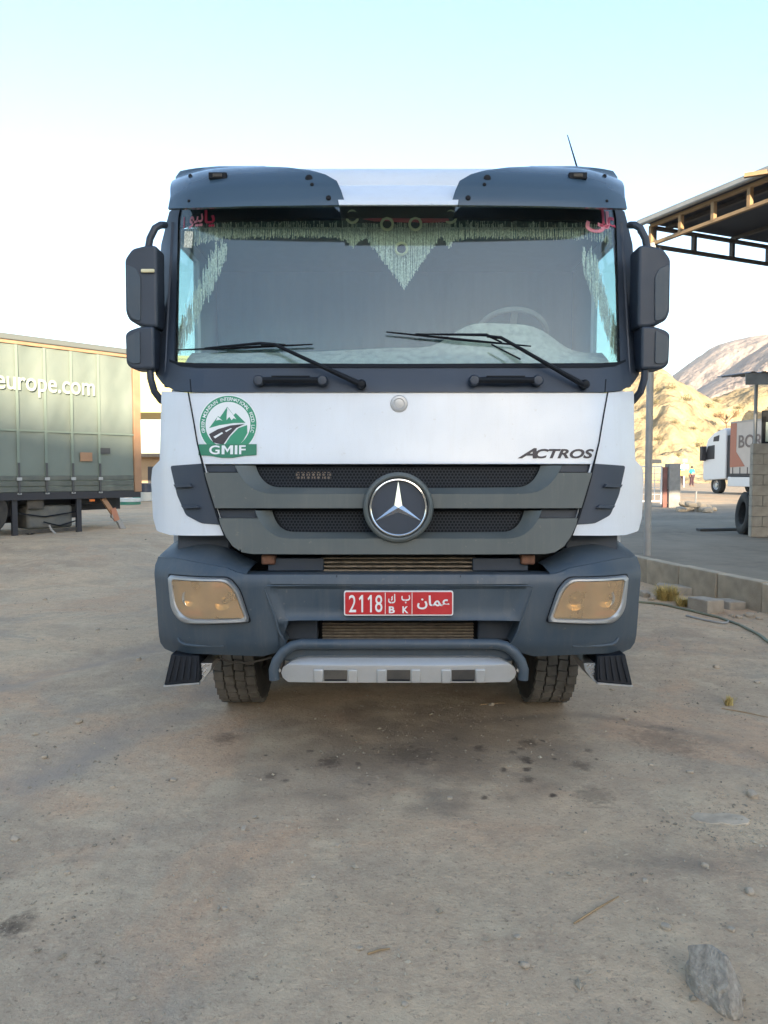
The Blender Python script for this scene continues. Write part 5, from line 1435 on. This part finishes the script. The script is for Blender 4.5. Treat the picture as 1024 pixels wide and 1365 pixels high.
# ------------------------------------------------------------------ things beyond the trailer
YB = 44
b0 = at(170, 672, YB)
gy_ = gnd(b0.x, YB)
shed = empty('shed', (b0.x, YB, gy_ - .1), 0, 'low tan shed with a flat overhanging roof beyond the trailer', 'shed')
tanw = mat('tan_wall', (.36, .26, .16), .9, var=.12, vscale=1)
zr = at(190, 607, YB).z - gy_
MB().box2((0, 0, 0), (7, 5, zr)).build('wall', tanw, shed)
MB().box2((-.3, -.5, zr), (7.3, 5.3, zr + .2)).build('roof', mat('shed_roof', (.2, .16, .12), .9, var=.2), shed)
MB().box2((1.2, -.02, 0), (2.1, .02, 1.7)).build('door', ld, shed)
MB().box2((3.2, -.02, .8), (4.2, .02, 1.5)).build('window', ld, shed)
def tank(u0, u1, v0, v1, Y, cols, label, grp=None):
    a = at(u0, v1, Y); b = at(u1, v0, Y); r_ = (b.x - a.x) / 2; h = b.z - gnd(a.x, Y)
    t = empty('drum', ((a.x + b.x) / 2, Y, gnd(a.x, Y)), 0, label, 'drum', grp)
    n = len(cols)
    for i, c in enumerate(cols): MB().lathe([(0, h * i / n), (r_, h * i / n), (r_ * 1.04, h * (i + .05) / n), (r_, h * (i + .1) / n), (r_, h * (i + 1) / n), (0, h * (i + 1) / n)], None, 24).build('drum_band', c, t)
tg = mat('drum_green', (.03, .2, .13), .5, dust=.2); tw = mat('drum_white', (.6, .62, .6), .5, dust=.2); tb = mat('drum_navy', (.03, .04, .07), .5)
tank(160, 187, 664, 677, 30, [tg, tw], 'short green drum with white lid half standing behind the trailer')
tank(177, 187, 645, 672, 33, [tg, tg], 'plain dark green drum standing behind the trailer')
tank(187.5, 202, 644, 672, 34, [tw, tb], 'navy and white drum standing behind the trailer')
tank(203, 216, 646, 672, 34.5, [tw, tg], 'white over green drum half hidden behind the truck')
YC = 30
ca = at(110, 550, YC); cb = at(262, 478, YC)
yc = empty('fuel_canopy', (ca.x, YC, 0), 0, 'pale yellow deep-edged canopy roof rising behind the trailer', 'canopy')
ylw = mat('canopy_yellow', (.66, .55, .24), .6, var=.04, vscale=1)
MB().box2((0, 0, ca.z), (cb.x - ca.x, 4, cb.z)).build('fascia', ylw, yc, bevel=.03)
MB().box2((-.08, -.08, cb.z - .02), (cb.x - ca.x + .08, 4.08, cb.z + .1)).build('top_trim', ylw, yc)
for xx in (.3, cb.x - ca.x - .4):
    for yy in (.6, 3.4): MB().tube([(xx, yy, 0), (xx, yy, ca.z)], .12, 12).build('post', M['pole'], yc)

# ------------------------------------------------------------------ foreground litter: hose, blocks, weeds, stones
def gp(u, v):
    z = 0.0
    for _ in range(4): p = on_z(u, v, z); z = gz(p.x, p.y).item()
    return on_z(u, v, z)
hp = [gp(u, v) + Vector((0, 0, .014)) for u, v in ((846, 803), (875, 806), (905, 812), (935, 819), (960, 825), (985, 834), (1005, 844), (1024, 857), (1050, 880), (1090, 930))]
def smoothpath(pts, n=6):
    out = []
    for i in range(len(pts) - 1):
        p0, p1, p2, p3 = pts[max(i - 1, 0)], pts[i], pts[i + 1], pts[min(i + 2, len(pts) - 1)]
        for k in range(n):
            t = k / n; out.append(.5 * ((2 * p1) + (p2 - p0) * t + (2 * p0 - 5 * p1 + 4 * p2 - p3) * t * t + (3 * p1 - p0 - 3 * p2 + p3) * t ** 3))
    return out + [pts[-1]]
hs = smoothpath(hp); 
for p in hs: p.z = gz(p.x, p.y).item() + .013
tag(MB().tube(hs, .014, 8).build('hose', M['hose'], smooth=60), 'thin green hose lying across the dirt before the forecourt kerb', 'hose')
h2 = [gp(u, v) for u, v in ((915, 822), (940, 828), (965, 832), (972, 829))]
for p in h2: p.z += .012
tag(MB().tube(smoothpath(h2), .012, 6).build('pipe', M['pole']), 'short pale pipe lying just below the green hose', 'pipe')
def block_at(u0, u1, v, h, d, rz, label, name='concrete_block', m=M['block']):
    a = gp(u0, v); b = gp(u1, v); w = (b - a).length
    o = MB().box((0, 0, 0), (w, d, h)).build(name, m, bevel=.012)
    c = (a + b) / 2; o.location = (c.x, c.y + d / 2, c.z + h / 2 - .01); o.rotation_euler = (0, R(2), rz)
    return tag(o, label, 'block')
block_at(934, 962, 817, .15, .3, R(24), 'loose squared concrete block lying before the kerb beside the dry weed')
block_at(968, 992, 813, .1, .28, R(15), 'low flat concrete block half buried under the kerb')
block_at(884, 925, 793, .12, .22, R(-28), 'long concrete block lying against the kerb behind the dry weed')
for (u, v, r_) in ((860, 795, .09), (868, 800, .05), (1000, 822, .05), (1012, 826, .04), (985, 824, .04), (915, 806, .05), (930, 800, .04), (975, 822, .035)):
    p = gp(u, v); stone((p.x, p.y, p.z + r_ * .3), r_, 'small broken stone lying along the foot of the forecourt kerb', 'stones along the kerb')
# dry weeds
def weed(u, v, n, h, spread, label):
    b = gp(u, v); bm = bmesh.new()
    for k in range(n):
        a = random.uniform(0, 6.28); l = h * random.uniform(.4, 1); s_ = spread * random.uniform(.2, 1)
        base = Vector((random.uniform(-1, 1) * spread * .5, random.uniform(-1, 1) * spread * .4, 0)); tip_ = base + Vector((math.cos(a) * s_, math.sin(a) * s_, l))
        mid = base.lerp(tip_, .55) + Vector((0, 0, l * .12)); w = random.uniform(.002, .005); sd = Vector((math.sin(a), -math.cos(a), 0)) * w
        v0 = [bm.verts.new(base - sd), bm.verts.new(base + sd), bm.verts.new(mid + sd), bm.verts.new(mid - sd), bm.verts.new(tip_)]
        bm.faces.new(v0[:4]); bm.faces.new((v0[3], v0[2], v0[4]))
    w_ = empty('weed', b, 0, label, 'weed')
    tag(finish(bm, 'blades', M['weed'], w_, smooth=0), kind='stuff')
weed(890, 800, 420, .2, .22, 'dry straw-yellow weed clump at the kerb beside the hose')
weed(912, 808, 260, .12, .14, 'low straw-yellow weed tuft between the hose and the loose block')
weed(972, 940, 60, .07, .05, 'tiny dry grass tuft alone on the bare dirt')

# big rock in the foreground
rk = gp(969, 1350)
me = stone_mesh('rock', 1, 4, 3, 1.0, .5)
for v in me.vertices:      # chisel facets
    for (n_, d_) in ((Vector((.7, -.5, .5)), .62), (Vector((-.8, -.3, .5)), .6), (Vector((.1, -.9, .35)), .66), (Vector((.2, .4, .9)), .78)):
        n_ = n_.normalized(); e = v.co.dot(n_) - d_
        if e > 0: v.co -= n_ * e * .97
rock = link_mesh('rock', me, M['rock']); rock.location = (rk.x, rk.y + .07, rk.z + .045)
rock.scale = (.072, .11, .115); rock.rotation_euler = (R(-14), R(8), R(18))
me.polygons.foreach_set('use_smooth', [True] * len(me.polygons)); me.set_sharp_from_angle(angle=R(14))
tag(rock, 'grey angular rock as big as a fist sitting on the bare dirt', 'rock')
# flat slab and stones scattered on the dirt
sl = gp(962, 1092); bm = bmesh.new()
pts_ = [(-.12, -.03), (-.07, -.055), (-.01, -.045), (.03, -.068), (.1, -.05), (.125, -.015), (.11, .03), (.05, .06), (-.02, .05), (-.09, .065), (-.135, .02)]
MBs = MB(); MBs.prism(pts_, Matrix.Identity(4), .016); o = MBs.build('slab', mat('pale_slab', (.46, .37, .27), .95, var=.25, vscale=14, bump=.5, bscale=40), bevel=.004)
o.location = (sl.x, sl.y, sl.z - .011); tag(o, 'thin flat pale slab lying among gravel on the dirt', 'slab')
sc_m = mat('dark_scrap', (.06, .055, .05), .7)
a = gp(-40, 746); b = gp(33, 743); tag(MB().bar(a + Vector((0, 0, .02)), b + Vector((0, 0, .02)), .2, .05).build('scrap_strip', sc_m, bevel=.01), 'dark metal strip lying on the dirt before the trailer', 'scrap')
for (u, v, r_) in ((231, 1041, .022), (105, 963, .03), (1003, 1062, .035), (888, 1237, .022), (975, 1240, .016), (418, 1170, .012), (300, 1212, .012), (261, 1202, .01), (480, 1265, .012), (700, 1288, .016), (540, 1340, .013), (860, 1175, .014), (690, 1250, .014), (600, 1065, .016), (780, 1110, .014), (20, 1120, .02), (90, 1165, .014), (340, 1090, .012), (150, 1050, .016), (450, 1128, .012), (1000, 1190, .02), (940, 1155, .016), (325, 1106, .018), (655, 940, .02), (510, 1080, .012), (735, 1165, .012), (920, 1030, .02), (835, 960, .022), (868, 1020, .016), (60, 1010, .02), (185, 880, .03), (130, 840, .025), (60, 800, .03), (955, 890, .03), (1010, 910, .025)):
    p = gp(u, v); stone((p.x, p.y, p.z + r_ * .25), r_, 'small loose stone lying on the open dirt before the truck', 'stones on the open dirt')
for (u, v, L_, rz) in ((365, 1352 - 95, .0, 0),): pass
for (u0, v0, u1, v1, lb) in ((640, 940, 673, 938, 'flat pale wood chip on the dirt below the guard bar'), (490, 1273, 520, 1266, 'thin pale splinter lying on the bare dirt'), (765, 1232, 825, 1196, 'long thin dry twig lying on the bare dirt'), (962, 945, 1024, 957, 'thin brown stick lying on the dirt at the edge of the yard')):
    a = gp(u0, v0); b = gp(u1, v1)
    tag(MB().tube([a + Vector((0, 0, .004)), (a + b) / 2 + Vector((.004, .004, .006)), b + Vector((0, 0, .004))], [.003, .004, .002], 6).build('twig', M['twig']), lb, 'twig')
rc = gp(312, 1213)
# gravel: thousands of tiny chips, one mass
nP = 17000
gxr = rng.normal(0, 1, nP)
pu = rng.uniform(-.75, .75, nP); pyd = 1.9 * (18 / 1.9) ** rng.random(nP)
gxp = pu * pyd; dens = fbm(gxp * 1.1 + 3, pyd * 1.1, 3)
keep = (dens + .25 * (gxp / pyd > .2) > rng.uniform(.25, .75, nP)); gxp, pyd = gxp[keep], pyd[keep]
# extra chips round the slab
ex = rng.normal(sl.x + .05, .22, 500); ey = rng.normal(sl.y - .1, .14, 500)
gxp = np.concatenate([gxp, ex]); pyd = np.concatenate([pyd, ey]); nP = len(gxp)
inside = ((gxp - E0.x) * en.x + (pyd - E0.y) * en.y) < -.05
gxp, pyd = gxp[inside], pyd[inside]; nP = len(gxp)
gzp = gz(gxp, pyd); sz = np.clip(rng.lognormal(math.log(.0032), .45, nP), .002, .018) * (1 + .05 * pyd)
octa = np.array([[1, 0, 0], [-.9, .2, 0], [.1, 1, .1], [0, -1, 0], [.1, .1, .75], [0, 0, -.6]], float)
of = np.array([[0, 2, 4], [2, 1, 4], [1, 3, 4], [3, 0, 4], [2, 0, 5], [1, 2, 5], [3, 1, 5], [0, 3, 5]])
ang = rng.uniform(0, 6.28, nP); ca_, sa_ = np.cos(ang), np.sin(ang)
asp = rng.uniform(.6, 1.4, (nP, 1))
O3 = octa[None] * sz[:, None, None] * np.concatenate([asp, 1 / asp, np.ones((nP, 1))], 1)[:, None, :] * (1 + rng.uniform(-.3, .3, (nP, 6, 1)))
VX = O3[..., 0] * ca_[:, None] - O3[..., 1] * sa_[:, None] + gxp[:, None]; VY = O3[..., 0] * sa_[:, None] + O3[..., 1] * ca_[:, None] + pyd[:, None]
VZ = O3[..., 2] + gzp[:, None] + sz[:, None] * .2
GV = np.stack([VX, VY, VZ], -1).reshape(-1, 3); GF = (of[None] + np.arange(nP)[:, None, None] * 6).reshape(-1, 3)
grv = np_mesh('gravel', GV, GF, mat('gravel_chip', (.34, .285, .21), .95, var=.35, vscale=4, detail=0))
tag(grv, 'fine pale gravel chips strewn over the dirt yard', 'gravel', kind='stuff')

# ------------------------------------------------------------------ dry tree and shrubs on the hillside
def hill_hit(u, v):
    d = ray(u, v)
    for Yt in np.arange(70, 150, .5):
        t = Yt / d.y; x = d.x * t; z = CAM_H + d.z * t
        if z < near_hill(np.array(x), np.array(Yt)).item(): return Vector((x, Yt, near_hill(np.array(x), np.array(Yt)).item()))
    return None
tb_ = hill_hit(968, 578) or at(968, 578, 90)
def dry_tree(base, h, label):
    t = empty('dry_tree', base, 0, label, 'tree'); bm_t = MB(); tw_ = bmesh.new()
    trunk = [Vector((0, 0, -.3)), Vector((.1, 0, h * .2)), Vector((-.05, .1, h * .4))]
    bm_t.tube(trunk, [h * .035, h * .028, h * .02], 7)
    def grow(p, d, L, r_, lev):
        q = p + d * L; bm_t.tube([p, p.lerp(q, .5) + Vector((random.uniform(-.1, .1) * L,) * 3), q], [r_, r_ * .8, r_ * .55], 5)
        if lev == 0:
            for _ in range(26):
                c = p.lerp(q, random.uniform(.2, 1.15)) + Vector([random.gauss(0, .13) * L for _ in range(3)]); e = Vector([random.gauss(0, 1) for _ in range(3)]).normalized() * h * .022; f_ = Vector([random.gauss(0, 1) for _ in range(3)]).normalized() * h * .012
                tw_.faces.new([tw_.verts.new(c - e), tw_.verts.new(c + f_), tw_.verts.new(c + e)])
            return
        for _ in range(4):
            nd = (d + Vector((random.uniform(-1, 1), random.uniform(-1, 1), random.uniform(-.3, .7))) * .85).normalized(); grow(p.lerp(q, random.uniform(.5, 1)), nd, L * .66, r_ * .55, lev - 1)
    for a in range(5):
        an = a * 1.26 + random.uniform(-.3, .3); grow(trunk[1].lerp(trunk[2], random.uniform(.3, 1)), Vector((math.cos(an) * .8, math.sin(an) * .8, .75)).normalized(), h * .3, h * .015, 2)
    bm_t.build('trunk', M['bark'], t); tag(finish(tw_, 'crown', M['twig'], t, smooth=0), kind='stuff')
dry_tree(tb_, 4.6, 'dry brown leafless tree growing in the gully of the sandy hill')
def shrub(base, r_, label, grp):
    t = empty('shrub', base, 0, label, 'shrub', grp); bm_ = bmesh.new()
    for _ in range(170):
        c = Vector([random.gauss(0, .45) for _ in range(3)]); c.z = abs(c.z) * .8
        if c.length > 1.1: continue
        c *= r_; e = Vector([random.gauss(0, 1) for _ in range(3)]).normalized() * r_ * .16; f_ = Vector([random.gauss(0, 1) for _ in range(3)]).normalized() * r_ * .1
        bm_.faces.new([bm_.verts.new(c - e), bm_.verts.new(c + f_), bm_.verts.new(c + e)])
    finish(bm_, 'leaves', M['shrub'], t, smooth=0)
    MB().tube([(0, 0, -.2), (0, 0, r_ * .5)], [r_ * .06, r_ * .03], 5).build('stem', M['bark'], t)
for (u, v, r_) in ((878, 522, .9), (896, 520, .9), (917, 536, 1.2), (874, 540, .8), (862, 560, .8), (900, 565, .7), (945, 545, 1.0), (930, 600, 1.1), (880, 590, .7), (955, 535, .8), (985, 545, .9), (925, 578, .7), (905, 610, .7), (870, 508, .6)):
    p = hill_hit(u, v)
    if p is not None: shrub(p, r_, 'small dry shrub growing on the sunlit sandy hillside', 'shrubs on the sandy hill')

# ------------------------------------------------------------------ evening haze over the valley
hz_ = MB().box2((-2600, -2600, -60), (2600, 2600, 215)).build('haze', None, smooth=0)
hm = bpy.data.materials.new('haze'); hm.use_nodes = True; hm.node_tree.nodes.remove(hm.node_tree.nodes['Principled BSDF'])
pv = hm.node_tree.nodes.new('ShaderNodeVolumePrincipled'); pv.inputs['Color'].default_value = (.9, .9, .92, 1); pv.inputs['Density'].default_value = HAZE
hm.node_tree.links.new(pv.outputs[0], hm.node_tree.nodes['Material Output'].inputs['Volume'])
hz_.data.materials.append(hm)
tag(hz_, 'pale evening haze hanging over the valley and far mountains', 'haze', kind='stuff')
